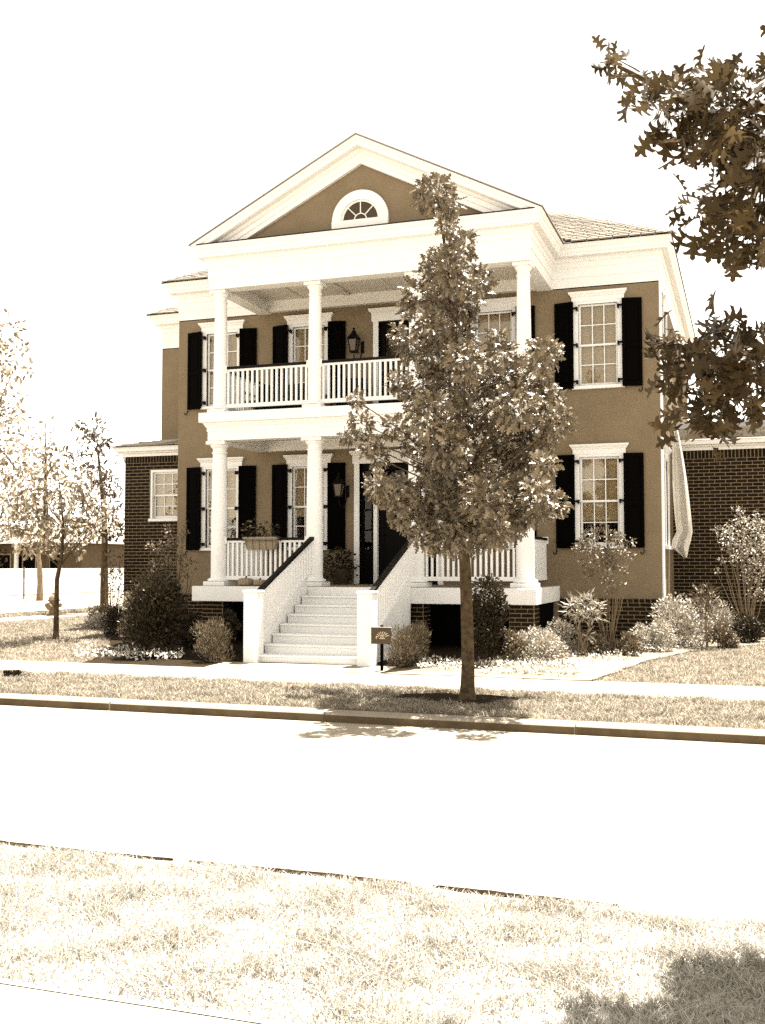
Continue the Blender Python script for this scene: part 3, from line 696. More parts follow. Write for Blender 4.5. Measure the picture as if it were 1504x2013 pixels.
# doors
def door_casing(hw, cw, z0, z1):
    c = MB(Tf).box(XC - hw - cw, XC - hw, -.03, .09, z0, z1).box(XC + hw, XC + hw + cw, -.03, .09, z0, z1)
    d = part('door_casing', c, 'white_paint', house)
    b = z1; H = hw + cw
    pr = [(0, b), (.034, b), (.034, b + .17), (.05, b + .18), (.085, b + .225), (.09, b + .26), (0, b + .26)]
    part('hood', MB(Tf).sweep([(XC - H, .03), (XC - H, 0), (XC + H, 0), (XC + H, .03)], pr), 'white_paint', d); return d
def door_leaf(x0, x1, z0, z1, cols, rows, zp, name='door', pm='door_glass', blind=None):
    d = MB(Tf); y = .09; st = .11 if x1 - x0 > .5 else .06
    d.box(x0, x0 + st, y, y + .04, z0, z1).box(x1 - st, x1, y, y + .04, z0, z1).box(x0 + st, x1 - st, y + .001, y + .039, z1 - .13, z1).box(x0 + st, x1 - st, y + .001, y + .039, z0, z0 + .22).box(x0 + st, x1 - st, y + .001, y + .039, zp - .08, zp)
    a, b = x0 + st, x1 - st
    for i in range(1, cols): xx = a + (b - a) * i / cols; d.box(xx - .014, xx + .014, y + .005, y + .035, zp, z1 - .13)
    for j in range(1, rows): q = zp + (z1 - .13 - zp) * j / rows; d.box(a, b, y + .006, y + .034, q - .014, q + .014)
    o = part(name, d, 'door_paint', house)
    if zp - .08 > z0 + .25: part('panel', MB(Tf).box(a, b, y + .015, y + .03, z0 + .22, zp - .08).box(a + .05, b - .05, y + .006, y + .016, z0 + .28, zp - .14), 'door_paint', o)
    for i in range(cols):
        for j in range(rows):
            part('pane', MB(Tf).box(a + (b - a) * i / cols + .015, a + (b - a) * (i + 1) / cols - .015, y + .018, y + .022, zp + (z1 - .13 - zp) * j / rows + .015, zp + (z1 - .13 - zp) * (j + 1) / rows - .015), pm, o)
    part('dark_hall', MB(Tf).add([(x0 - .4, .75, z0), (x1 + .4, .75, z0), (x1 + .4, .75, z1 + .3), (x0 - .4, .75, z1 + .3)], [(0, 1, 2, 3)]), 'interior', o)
    if blind: part('blind', MB(Tf).box(a, b, .16, .165, zp, z1 - .13), 'blind', o)
    return o
door_casing(.42, .11, ZS, 6.56)
dl = door_leaf(XC - .42, XC + .42, ZS + .02, 6.56, 2, 4, 4.95, blind=True)
part('handle', MB(Tf).tube([(XC - .36, .085, 5.5), (XC - .36, .04, 5.5), (XC - .28, .04, 5.5)], .012, 6), 'iron', dl)
door_casing(.83, .11, ZF + .01, 3.66)
dl = door_leaf(XC - .45, XC + .45, ZF + .03, 3.66, 3, 2, 2.75)
part('handle', MB(Tf).tube([(XC - .38, .085, 2.2), (XC - .38, .04, 2.2), (XC - .30, .04, 2.2)], .013, 6), 'iron', dl)
for s in (-1, 1):
    m0, m1 = sorted((XC + s * .45, XC + s * .53)); part('door_mullion', MB(Tf).box(m0 + .001, m1 - .001, .0, .13, ZF + .03, 3.66), 'white_paint', house)
    a, b = sorted((XC + s * .532, XC + s * .83)); door_leaf(a + .002, b - .002, ZF + .03, 3.66, 1, 4, 1.9, 'sidelight')
part('threshold', MB(Tf).box(XC - .83, XC + .83, -.06, .2, ZF + .009, ZF + .03), 'dark_wood', house)

# ------------------------------------------------------------------ brickwork
BR = []; COURSE, BL, BH = .0745, .2145, .0575
def brick_face(parent, kind, o, u0, u1, z0, z1, holes=(), top=None, proud=.012):
    """kind 'front': u is x at y=o; 'side': u is y at x=o (faces +x)"""
    def put(c, w, z, h):
        if any(h0 - .01 < c < h1 + .01 and q0 < z < q1 for h0, h1, q0, q1 in holes): return
        if kind == 'front': BR.append((parent, (c, o, z), (w, .020, h), 0))
        else: BR.append((parent, (o, c, z), (w, .020, h), 1))
    zt = z1 - (.21 if top == 'soldier' else (.075 if top == 'header' else 0))
    n = int(round((zt - z0) / COURSE))
    for r in range(n):
        z = zt - COURSE * (r + .5); x = u0 - (BL / 2 if r % 2 else 0) - .0
        while x < u1 - .02:
            a, b = max(x, u0), min(x + BL, u1); ok = b - a > .04
            hit = [h for h in holes if h[2] < z < h[3] and a < h[1] and b > h[0]]
            if hit:
                h = hit[0]
                if h[0] - a > .04: put((a + h[0]) / 2, h[0] - a - .017, z, BH)
                if b - h[1] > .04: put((b + h[1]) / 2, b - h[1] - .017, z, BH)
            elif ok: put((a + b) / 2, b - a - .017, z, BH)
            x += BL
    if top:
        w = .0745 if top == 'soldier' else .108; hh = .20 if top == 'soldier' else .0645; m = max(1, int(round((u1 - u0) / w))); w = (u1 - u0) / m
        for k in range(m): put(u0 + w * (k + .5), w - .018, z1 - (.105 if top == 'soldier' else .0375), hh)
YR, YLW = 23.2, 20.9
TLw = frame_T((0, YLW, 0), 'front')
lh = [(-12.77, -11.85, 2.585, 3.745)]
rw = part('brick_wing_wall', MB().box(XR + .0, 7.0, YR, YR + .25, 0, 4.04), 'mortar', house)
lw = part('brick_wing_wall', wall_holes(TLw, -13.42, XL - .002, 0, 4.12, .2, lh), 'mortar', house)
part('brick_wing_wall', MB().box(-13.42, -13.22, YLW + .2, 29, 0, 4.12), 'mortar', house)
base = part('brick_base', MB().box(XL, XR + .0, YW - .035, YW + .2, 0, ZB - .004), 'mortar', house)
bs_ = part('brick_base', MB().box(XR - .2, XR + .035, YW + .205, YR, 0, ZB - .004), 'mortar', house)
brick_face(rw, 'front', YR, XR + .01, 2.2, 0.15, 4.04, top='soldier')
brick_face(lw, 'front', YLW, -13.42, XL, 0.15, 4.12, lh, top='soldier')
brick_face(base, 'front', YW - .035, -3.4, XR + .0, 0.1, ZB, top='header')
brick_face(base, 'front', YW - .035, XL, -9.9, 0.1, ZB, top='header')
brick_face(bs_, 'side', XR + .035, YW - .0, YR - .01, 0.1, ZB, top='header')
for x in CXS:
    x0, x1 = x - .25, x + .19
    pier = part('brick_pier', MB().box(x0, x1, 18.02, 18.46, 0, ZF - .281), 'mortar', house)
    brick_face(pier, 'front', 18.02, x0, x1, 0.08, ZF - .285); brick_face(pier, 'side', x1, 18.03, 18.46, 0.08, ZF - .285)
part('underfloor_shade', MB().box(-9.7, -3.56, 18.6, 18.65, 0, ZF - .29).box(-3.56, -3.50, 18.47, YW - .06, 0, ZF - .29), 'interior', house)  # black sheets that paint the shade of the open space under the floor
import bmesh as _b
bunit = MB().bbox(-.5, .5, -.5, .5, -.5, .5, .03).mesh('brick')
vis = []
for i, (pa, c, d, r) in enumerate(BR):
    q = px(c); inside = -20 < q[0] < 1524 and -20 < q[1] < 2030
    hid = (c[1] < 18.3 and c[0] < -3.95 and not (c[0] < -9.4)) or q[1] > 1300
    vis.append((0 if inside and not hid else 1, q[2], i))
vis.sort(); solo = {i for f, _, i in vis[:300]}
stuff = MB()
for i, (pa, c, d, r) in enumerate(BR):
    if i in solo: link('brick', bunit, 'brick', pa, c, (0, 0, R(90) if r else 0), d)
    else:
        w, t, h = (d[0], d[1], d[2]) if not r else (d[1], d[0], d[2])
        stuff.box(c[0] - w / 2, c[0] + w / 2, c[1] - t / 2, c[1] + t / 2, c[2] - h / 2, c[2] + h / 2)
tag(part('brickwork', stuff, 'brick', house), kind='stuff')
w_ = window(TLw, 'front', -12.31, 2.64, 3.69, w=.74, blind=1.0, hood=False, cas=.05)
# wing roofs and eaves
we = lambda oh, z0: [(-.1, z0), (.03, z0), (.03, z0 + .06), (.10, z0 + .07), (.10, z0 + .10), (oh, z0 + .105), (oh, z0 + .17), (oh + .03, z0 + .20), (-.1, z0 + .20)]
part('wing_eave', MB().sweep([(XR + .002, YR), (7, YR)], we(.26, 4.01)), 'white_paint', house)
part('wing_eave', MB().sweep([(-13.42, 29), (-13.42, YLW), (XL - .002, YLW)], we(.2, 4.06)), 'white_paint', house)
wr = part('wing_roof', MB().add([(XR, YR - .32, 4.214), (7, YR - .32, 4.214), (7, 26, 4.98), (XR, 26, 4.98)], [(0, 1, 2, 3)]), 'shingle_under', house)
n1 += shingles(wr, XR, 1.4, YR - .34, 4.214, .245, 12, lambda x, y: True, W=(.45, .36, .4))
wl = part('wing_roof', MB().add([(-13.66, YLW - .26, 4.264), (XL, YLW - .26, 4.264), (XL, 22.7, 4.72), (-12.6, 22.7, 4.72), (-13.66, 28, 4.264)], [(0, 1, 2, 3), (0, 3, 4)]), 'shingle_under', house)
n1 += shingles(wl, -13.66, XL, YLW - .28, 4.264, .22, 11, lambda x, y: x > -13.62 + (y - 20.6) * .55, W=(.45, .36, .4))
print('shingles', n1, 'bricks', len(BR))

# ================================================================== THINGS ON AND ROUND THE PORCH
def lantern(x, zc, label, open_glass=False):
    y = YW - .16; t = thing('wall_lantern', (x, YW, zc), label, 'lantern')
    T = Matrix.Translation((x, y, zc))
    part('back_plate', MB().box(x + .10, x + .17, YW - .02, YW - .001, zc - .14, zc + .10), 'iron', t)
    part('bracket', MB().tube([(x + .13, YW - .01, zc - .05), (x + .13, y + .03, zc - .30), (x + .08, y, zc - .38), (x + .02, y, zc - .30), (x, y, zc - .19)], .013, 6), 'iron', t)
    hw0, hw1, h = .06, .09, .115
    c = MB(T)
    for sx in (-1, 1):
        for sy in (-1, 1): c.tube([(sx * hw0, sy * hw0, -h), (sx * hw1, sy * hw1, h)], .011, 4)
    c.box(-hw0 - .015, hw0 + .015, -hw0 - .015, hw0 + .015, -h - .03, -h).box(-hw1 - .01, hw1 + .01, -hw1 - .01, hw1 + .01, h, h + .02)
    cage = part('cage', c, 'iron', t)
    part('roof', MB(T).add([(-.115, -.115, h + .021), (.115, -.115, h + .021), (.115, .115, h + .021), (-.115, .115, h + .021), (-.035, -.035, h + .15), (.035, -.035, h + .15), (.035, .035, h + .15), (-.035, .035, h + .15)], [(3, 2, 1, 0), (0, 1, 5, 4), (1, 2, 6, 5), (2, 3, 7, 6), (3, 0, 4, 7), (4, 5, 6, 7)]).lathe([(.045, h + .15), (.05, h + .17), (.02, h + .19), (.02, h + .22), (.03, h + .235), (.0, h + .26)], (0, 0, 0), 10), 'iron', t)
    for (ax, s) in (('x', -1), ('x', 1), ('y', -1), ('y', 1)):
        a, b = hw0 - .004, hw1 - .004
        q = [(-a + .008, s * a, -h), (a - .008, s * a, -h), (b - .008, s * b, h), (-b + .008, s * b, h)]
        if ax == 'x': q = [(yy, xx, zz) for xx, yy, zz in q]
        part('glass', MB(T).add(q, [(0, 1, 2, 3)]), 'lamp_glass', t)
    return t
lantern(-7.52, 6.07, 'black wall lantern beside the upper balcony door')
lantern(-7.84, 3.12, 'black wall lantern with curled bracket left of the front door')
# planter box hung on the lower railing, left of the stairs
def planter():
    x0, x1, y, z = -8.98, -8.32, CY - .04, 2.05
    t = thing('planter_box', ((x0 + x1) / 2, y, z), 'pale window box of flowers hung on the lower porch railing', 'planter')
    mb = MB(); a = [(x0 + .05, y - .11, z - .16), (x1 - .05, y - .11, z - .16), (x1 - .05, y + .03, z - .16), (x0 + .05, y + .03, z - .16), (x0, y - .15, z + .07), (x1, y - .15, z + .07), (x1, y + .05, z + .07), (x0, y + .05, z + .07)]
    mb.add(a, [(3, 2, 1, 0), (4, 5, 6, 7), (0, 1, 5, 4), (1, 2, 6, 5), (2, 3, 7, 6), (3, 0, 4, 7)]); b = part('box', mb, 'terracotta', t)
    part('rim', MB().box(x0 - .015, x1 + .015, y - .165, y + .06, z + .04, z + .075), 'terracotta', t)
    w = MB()
    for k in range(5):
        xx = x0 + .06 + (x1 - x0 - .12) * k / 4; w.tube([(xx, y + .06, z + .05), (xx, y - .175, z + .03), (xx, y - .13, z - .175)], .005, 4)
    w.tube([(x0 - .02, y - .178, z + .0), (x1 + .02, y - .178, z)], .006, 4); part('wire_basket', w, 'iron', t)
    P = []; A = []; N_ = []; S = []
    for cx, cz, r, n in ((x0 + .12, z + .2, .2, 130), (x0 + .3, z + .16, .13, 60), (x1 - .18, z + .2, .17, 70), (x1 - .05, z + .13, .11, 30)):
        p, a_, nn = clump_leaves((cx, y - .05, cz), r, n); P.append(p); A.append(a_); N_.append(nn); S.append(.06 * (0.6 + .7 * rng.random(n)))
    tag(link('foliage', leaf_mesh('foliage', T_OVAL, np.vstack(P), np.vstack(A), np.vstack(N_), np.concatenate(S)), 'dark_leaf', t), kind='stuff')
    fl = MB()
    for k in range(14):
        c = Vector((x0 + .1 + .13 * rng.normal(), y - .12 - .06 * rng.random(), z + .2 + .09 * rng.normal())); fl.lathe([(.012, -.008), (.032, .0), (.026, .018), (.008, .022)], c, 6)
    part('blossoms', fl, 'grey_leaf', t)
planter()
def porch_chair(x, y, z, rot, label, w=.62, back=.72):
    t = thing('porch_chair', (x, y, z), label, 'chair', None); t.rotation_euler = (0, 0, rot)
    def pb(nm, *b): 
        o = link(nm, MB().bbox(*b, .012).mesh(nm), 'wicker', None); o.parent = t; return o
    pb('seat', -w / 2, w / 2, -.27, .27, .32, .43); pb('backrest', -w / 2, w / 2, .22, .30, .431, back)
    for s in (-1, 1):
        pb('armrest', s * w / 2 - .045, s * w / 2 + .045, -.27, .219, .56, .61)
        for yy in (-.25, .24):
            pb('leg', s * w / 2 - .025, s * w / 2 + .025, yy - .025, yy + .025, 0.005, .319)
        pb('arm_post', s * w / 2 - .022, s * w / 2 + .022, -.26, -.21, .431, .559)
porch_chair(-9.05, 19.55, ZS, 0, 'wide dark wicker settee on the balcony behind the leftmost railing', 1.15, .80)
porch_chair(-7.45, 19.6, ZS, R(10), 'dark wicker armchair on the balcony left of the upper door', .62, .86)
porch_chair(-5.0, 19.6, ZS, R(-8), 'dark wicker armchair on the balcony right of the upper door', .62, .82)
# pot plant left of the front door
def pot_plant(x, y, z, label, r=.22, n=420, h=.38):
    t = thing('pot_plant', (x, y, z), label, 'pot plant')
    part('pot', MB().lathe([(r * .62, 0), (r * .7, .03), (r * .95, .26), (r * 1.02, .27), (r * 1.02, .31), (r * .9, .31), (r * .86, .27)], (x, y, z), 18), 'sign_brown', t, True)
    p, a, nn = clump_leaves((x, y, z + h), r * 1.6, n, .0, .2)
    tag(link('foliage', leaf_mesh('foliage', T_OVAL, p, a, nn, .08 * (0.6 + .7 * rng.random(n))), 'dark_leaf', t), kind='stuff')
pot_plant(-7.68, 19.75, ZF + .008, 'dark bushy pot plant on the porch left of the front door')
pot_plant(-8.35, 19.8, ZF + .008, 'low dark pot plant under the window left of the front door', .17, 220, .26)
def gourd(x, r, label):
    t = thing('garden_ornament', (x, CY + .0, ZF + .008), label, 'ornament'); y = CY - .16
    m = MB()
    for k in range(9):
        a = 2 * math.pi * k / 9
        m.lathe([(0.01, 0), (.45 * r, .02), (.5 * r, .5 * r), (.42 * r, .9 * r), (.01, 1.0 * r)], (x + .5 * r * math.cos(a), y + .5 * r * math.sin(a), ZF + .008), 8)
    part('body', m, 'terracotta', t, True)
    part('stalk', MB().tube([(x, y, ZF + .9 * r), (x + .01, y, ZF + 1.15 * r), (x + .03, y, ZF + 1.3 * r)], [.022, .016, .014], 6), 'bark', t)
gourd(-8.95, .145, 'larger of two round tan ornaments under the lower left porch railing')
gourd(-8.66, .115, 'smaller of two round tan ornaments under the lower left porch railing')
# small brown yard sign
def yard_sign():
    b = at_ground(750, 1320); x, y, z = b.x, b.y, b.z
    t = thing('yard_sign', b, 'small brown yard sign on a dark post beside the stairs', 'sign')
    part('post', MB().box(x - .02, x + .02, y + .0, y + .035, z - .05, z + .69), 'black_paint', t)
    x0, x1, z0, z1 = x - .155, x + .155, z + .41, z + .655; yy = y - .022
    bd = part('board', MB().bbox(x0, x1, yy, yy + .018, z0, z1, .004), 'sign_brown', t)
    fr = MB().box(x0 - .006, x1 + .006, yy - .003, yy + .02, z1 + .0005, z1 + .008).box(x0 - .007, x0 - .0005, yy - .003, yy + .02, z0, z1); part('edge', fr, 'sign_mark', t)
    e = MB(); cx, cz = x + .02, z0 + .09; f = yy - .004
    for a in np.linspace(R(25), R(165), 8):           # fan of leaf strokes over a small box
        c, s_ = math.cos(a), math.sin(a); e.tube([(cx + .055 * c, f, cz + .045 * s_), (cx + .09 * c, f, cz + .09 * s_), (cx + .115 * c + .01, f, cz + .10 * s_)], [.003, .008, .003], 5)
    e.box(cx - .045, cx + .045, f, f + .005, cz - .012, cz - .002).box(cx - .035, cx + .03, f, f + .005, cz + .035, cz + .042).box(cx - .1, cx - .09, f, f + .005, cz - .015, cz + .02)
    for k in range(4): e.box(cx - .032 + .018 * k, cx - .026 + .018 * k, f, f + .005, cz + .0, cz + .033)
    part('emblem', e, 'sign_mark', bd)
yard_sign()
# hanging sheet at the right side wall
def hanging_sheet():
    Y0 = 21.9
    rows = [(868, 1322, 1337), (905, 1321, 1344), (945, 1322, 1350), (985, 1324, 1355), (1020, 1327, 1359), (1045, 1330, 1361), (1062, 1322, 1358), (1075, 1320, 1354), (1096, 1344, 1350)]
    rows = [(840, 1319, 1331)] + rows
    t = thing('hanging_sheet', at_y(1335, 1096, Y0), 'pale cloth sheet hanging down the right side wall by the brick wing', 'cloth')
    mb = MB(); n = 15; V = []
    for i, (v, a, b) in enumerate(rows):
        for k in range(n):
            s = k / (n - 1); u = a + (b - a) * s
            fold = .10 * math.sin(s * 7.5 + .9 + .12 * i) + .05 * math.sin(s * 16 + i * .4)
            V.append(at_y(u, v, Y0 - fold * (0.5 + .06 * i)))
    V2 = [p + Vector((.004, .02, 0)) for p in V]; m = len(V); fs = []
    for i in range(len(rows) - 1):
        for k in range(n - 1):
            q = (i * n + k, i * n + k + 1, (i + 1) * n + k + 1, (i + 1) * n + k); fs.append(q); fs.append(tuple(j + m for j in q[::-1]))
    mb.add(V + V2, fs); part('sheet', mb, 'cloth', t, True)
    p0 = at_y(1316, 838, Y0); p1 = at_y(1333, 838, Y0)
    part('hanging_rod', MB().tube([(XR, p0.y, p0.z), (p1.x, p1.y, p1.z)], .012, 6), 'iron', t)
hanging_sheet()
# fire hydrant beyond the young tree
def hydrant():
    b = at_ground(106, 1211); x, y, z = b.x, b.y, b.z; k = 1.0
    t = thing('fire_hydrant', b, 'brown fire hydrant on the verge behind the thin young tree trunk', 'hydrant')
    part('barrel', MB().lathe([(.20, 0), (.20, .05), (.135, .06), (.135, .40), (.17, .41), (.17, .45), (.14, .46)], (x, y, z), 14), 'hydrant_paint', t, True)
    part('bonnet', MB().lathe([(.15, .461), (.14, .52), (.10, .57), (.05, .595), (.05, .63), (.03, .64)], (x, y, z), 14), 'pale_bark', t, True)
    for s in (-1, 1): part('nozzle', MB().tube([(x + s * .12, y - .02, z + .30), (x + s * .24, y - .04, z + .30)], [.06, .06], 10), 'hydrant_paint', t)
    part('front_nozzle', MB().tube([(x, y - .12, z + .26), (x, y - .25, z + .26)], [.085, .085], 10), 'hydrant_paint', t)
hydrant()

# ================================================================== TREES
def from_px(lst, Y, spread, seed):
    rr = np.random.default_rng(seed); out = []
    for u, v, r in lst:
        y = Y + rr.uniform(-spread, spread); p = at_y(u, v, y); out.append((p, 1.12 * r * depth(p) / FPX))
    return out
def path_px(lst, Y): return [at_y(u, v, Y) for u, v in lst]
MAIN = [(850,386,34),(880,403,25),(858,366,17),(880,443,19),(896,456,14),(909,486,27),(860,520,28),(886,513,27),(846,536,23),(893,546,29),(943,552,27),(820,579,27),(866,589,34),(913,596,29),(806,606,17),
 (783,653,17),(846,650,35),(899,660,35),(806,683,27),(860,700,37),(913,710,35),(786,753,22),(833,760,39),(893,756,41),(953,733,34),(976,666,17),(992,700,23),(996,750,37),(1065,700,31),(1042,740,34),(1089,686,14),
 (846,816,41),(906,816,42),(959,806,42),(1012,800,40),(1065,786,38),(1095,833,28),(1059,840,37),(826,866,34),(879,883,44),(939,873,45),(999,866,42),(1042,893,37),(860,926,44),(919,926,47),(976,926,42),(1032,932,37),(1072,912,21),
 (1092,992,23),(1052,982,36),(1006,976,40),(952,982,44),(899,976,44),(846,976,38),(806,992,24),(873,1025,36),(933,1022,38),(986,1022,33),(1032,1015,26),(833,1048,28),(893,1062,27),(946,1055,27),(815,1030,20),(860,1062,24),(920,1070,22),(975,1050,24),(1010,1040,20),(790,960,22),
 (700,786,15),(710,833,23),(687,856,14),(726,876,21),(743,900,16),(776,840,20),(743,952,23),(760,966,26),(793,983,24),(786,1015,20)]
tb = at_ground(919, 1376); TY = tb.y
tpts = [tb + Vector((0, 0, -.05)), tb + Vector((0, 0, .12))] + path_px([(920,1320),(919,1250),(917,1180),(914,1110),(911,1040),(908,960),(904,880),(900,800),(896,720),(890,640),(882,560),(872,470),(862,410),(856,370)], TY)
tree('street_tree', tb, 'leafy young oak tree on the verge in front of the porch', 'tree', tpts,
     [.118, .088, .078, .074, .071, .068, .055, .047, .041, .035, .030, .025, .020, .014, .009, .005], from_px(MAIN, TY, 1.15, 3), 'oak_leaf', T_OAK2, .092, 4800, sides=12)
wound = MB()
# the near oak whose boughs enter the picture at the right
NEAR_A = [(1198,109,14),(1202,137,22),(1269,159,27),(1250,180,22),(1279,204,27),(1307,233,33),(1336,252,33),(1365,271,32),(1365,156,27),(1388,194,43),(1424,159,28),(1436,204,45),(1393,235,45),(1484,175,40),(1472,235,50),(1436,261,40),(1460,290,45),(1436,309,33),(1424,361,28),(1460,349,45),(1365,397,22),(1388,414,33),(1365,452,15),(1419,452,38),(1448,414,40),(1484,402,45),(1460,473,38),(1484,509,28),(1503,461,45),(1500,300,45)]
NEAR_B = [(1279,658,18),(1284,686,17),(1310,672,20),(1349,672,28),(1407,630,22),(1389,658,28),(1442,658,28),(1472,669,26),(1500,655,25),(1338,704,26),(1310,725,15),(1373,711,35),(1424,693,35),(1468,711,40),(1338,744,23),(1389,753,40),(1442,744,40),(1486,744,35),(1349,779,26),(1398,788,35),(1459,779,33),(1354,820,22),(1389,823,30),(1424,823,26),(1468,814,15),(1349,852,15),(1389,856,19),(1442,848,17)]
def near_oak():
    base_ = Vector((2.35, 4.25, 0)); YN = 4.25
    t = thing('oak_tree', base_, 'large oak reaching in from the right with big lobed leaves', 'tree')
    tp = [base_ + Vector(q) for q in ((0, 0, -.05), (.02, 0, .5), (0, .03, 1.4), (-.05, .05, 2.2), (-.1, .1, 3.0), (-.05, .1, 4.0), (0, .1, 5.2), (0, .1, 6.3))]
    part('trunk', MB().tube(tp, [.2, .16, .145, .13, .11, .085, .055, .02], 12), 'bark', t, True)
    lim = MB()
    def limb(pts, r0): lim.tube(pts, [r0 * (1 - .85 * k / (len(pts) - 1)) for k in range(len(pts))], 6)
    ca = from_px(NEAR_A, YN, .28, 5); cb = from_px(NEAR_B, YN, .26, 6)
    a0, b0 = tp[4], tp[3]
    hubA = [at_y(1500, 330, YN + .1), at_y(1440, 250, YN), at_y(1330, 190, YN)]
    hubB = [at_y(1520, 760, YN + .1), at_y(1440, 720, YN), at_y(1360, 690, YN)]
    limb([a0, a0.lerp(hubA[0], .5) + Vector((0, 0, .12)), hubA[0], hubA[1], hubA[2], at_y(1215, 130, YN)], .05)
    limb([b0, b0.lerp(hubB[0], .5) + Vector((0, 0, .1)), hubB[0], hubB[1], hubB[2], at_y(1290, 670, YN)], .04)
    limb([hubA[0], at_y(1470, 420, YN), at_y(1400, 410, YN)], .02)
    limb([hubB[1], at_y(1400, 800, YN), at_y(1390, 850, YN)], .014)
    crown = MB(); P = []; A = []; N_ = []; S = []
    for cl, hub in ((ca, hubA), (cb, hubB)):
        for c, r in cl:
            h = min(hub, key=lambda q: (q - c).length); limb([h, h.lerp(c, .6) + Vector((0, 0, .01)), c], .006)
            n = max(3, int(r * r * 2300)); p, a_, nn = clump_leaves(c, r, n, .35, .1, 1.0, .55)
            nn = norm(nn + np.array([-FW.x, -FW.y, 0]) * .35)
            P.append(p); A.append(a_); N_.append(nn); S.append(.105 * (.7 + .5 * rng.random(n)))
    P, A, N_, S = np.vstack(P), np.vstack(A), np.vstack(N_), np.concatenate(S)
    far = []                                            # the part of the crown outside the picture
    for k in range(85):
        q = Vector((random.uniform(.45, 4.4), random.uniform(3.4, 6.3), random.uniform(2.5, 6.2)))
        if (Vector((q.x - 2.3, q.y - 4.4, (q.z - 4.1) * .8))).length < 2.2 and px(q)[0] > 1640: far.append((q, .34))
    for k in range(70): far.append((Vector((.30 + .75 * random.random(), 4.45 + .8 * random.random(), 3.1 + .6 * random.random())), .2))
    Pf = []; Af = []; Nf = []
    for c, r in far:
        h = min(tp[3:], key=lambda q: (q - c).length); limb([h, h.lerp(c, .5) + Vector((0, 0, .1)), c], .014)
        p, a_, nn = clump_leaves(c, r, int(330 * r * r) + 34, .35, .2, 1, .6); Pf.append(p); Af.append(a_); Nf.append(nn)
    part('limbs', lim, 'bark', t, True)
    idx = np.argsort([(0 if -10 < px(p)[0] < 1514 else 1) * 100 - s / px(p)[2] for p, s in zip(P, S)])
    one, rest = idx[:300], idx[300:]
    Pf = np.vstack(Pf + [P[rest]]); Af = np.vstack(Af + [A[rest]]); Nf = np.vstack(Nf + [N_[rest]]); Sf = np.concatenate([.1 * (.7 + .5 * rng.random(len(Pf) - len(rest))), S[rest]])
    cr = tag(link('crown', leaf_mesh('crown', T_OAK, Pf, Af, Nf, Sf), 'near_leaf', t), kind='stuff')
    lms = [tri_mesh('leaf', T_OAK[0] * np.array([1, 1, b]), T_OAK[1]) for b in (.3, 1.0, 1.7, -.8)]
    for k, i in enumerate(one):
        y = Vector(A[i]).normalized(); x = y.cross(Vector(N_[i])).normalized(); z = x.cross(y)
        q = Matrix((x, y, z)).transposed().to_euler(); s = float(S[i])
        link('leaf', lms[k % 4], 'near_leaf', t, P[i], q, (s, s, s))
    return len(P)
print('near leaves', near_oak())
# small tree on the side lawn
b = at_ground(110, 1256)
LY = [(110,900,26),(85,930,28),(140,945,24),(60,960,24),(120,970,30),(170,960,22),(30,985,24),(90,1000,30),(150,1000,28),(195,1000,20),(50,1020,26),(120,1030,30),(170,1035,24),(20,1035,22),(80,1055,26),(140,1060,24),(45,1070,18),(190,1040,18),(110,1085,16),(65,1085,14),(150,1085,14),(215,1020,16)]
tree('young_tree', b, 'thin young tree standing on the side lawn left of the brick wing', 'tree',
     [b + Vector((0, 0, -.03)), b + Vector((0, 0, .12))] + path_px([(111,1200),(112,1140),(117,1115),(122,1085),(125,1040),(120,980),(113,920)], b.y), [.075, .058, .05, .045, .04, .032, .024, .015, .006],
     from_px(LY, b.y, .8, 11), 'far_leaf', T_OVAL, .12, 900)
b = at_ground(205, 1204)
LB = [(185,840,22),(165,855,18),(190,870,22),(150,905,18),(185,905,22),(200,930,22),(170,940,22),(215,950,20),(190,970,24),(230,960,16),(165,985,18),(210,1000,24),(180,1015,20),(235,1010,18),(215,1040,20),(190,1050,18),(232,1050,16),(238,900,12),(205,865,14),(150,830,10)]
tree('verge_tree', b, 'dark trunked tree on the side verge just left of the brick wing', 'tree',
     [b + Vector((0, 0, -.03)), b + Vector((0, 0, .15))] + path_px([(205,1140),(206,1070),(205,1020),(200,960),(194,900),(188,840)], b.y), [.17, .13, .115, .10, .08, .06, .035, .012],
     from_px(LB, b.y, 1.2, 12), 'far_dark_leaf', T_OAK2, .17, 420)
b = at_ground(78, 1181)
tree('sapling', b, 'slim sapling across the side street beside the thin post', 'tree', [b] + path_px([(79,1150),(78,1118),(76,1090),(80,1060)], b.y), [.14, .11, .10, .07, .04],
     from_px([(80,1060,22),(60,1075,18),(100,1075,18),(75,1035,20),(95,1045,16)], b.y, .8, 13), 'far_leaf', T_OVAL, .2, 220, bark='pale_bark')
def far_tree(name, label, u, vb, Y, blobs, mat, seed, per, size=.3):
    q = at_y(u, vb, Y); b = Vector((q.x, q.y, .19)); top = at_y(u, min(v for _, v, _ in blobs) + 20, Y)
    tree(name, b, label, 'tree', [b + Vector((0, 0, -.1)), b.lerp(top, .2), b.lerp(top, .4), b.lerp(top, .6), b.lerp(top, .8), top], [.32, .26, .2, .14, .08, .03], from_px(blobs, Y, 3.0, seed), mat, T_OVAL, size, per)
far_tree('tall_tree', 'tall pale tree at the left edge far behind the side street', -25, 1120, 46, [(15,650,32),(40,680,16),(5,700,34),(30,720,18),(55,725,14),(0,760,36),(35,770,22),(15,810,36),(45,820,18),(-30,700,50),(-40,800,60),(0,860,42),(45,870,24),(20,910,42),(60,905,20),(0,960,45),(50,955,30),(-40,900,60),(25,1000,45),(75,985,22)], 'far_leaf', 21, 75)
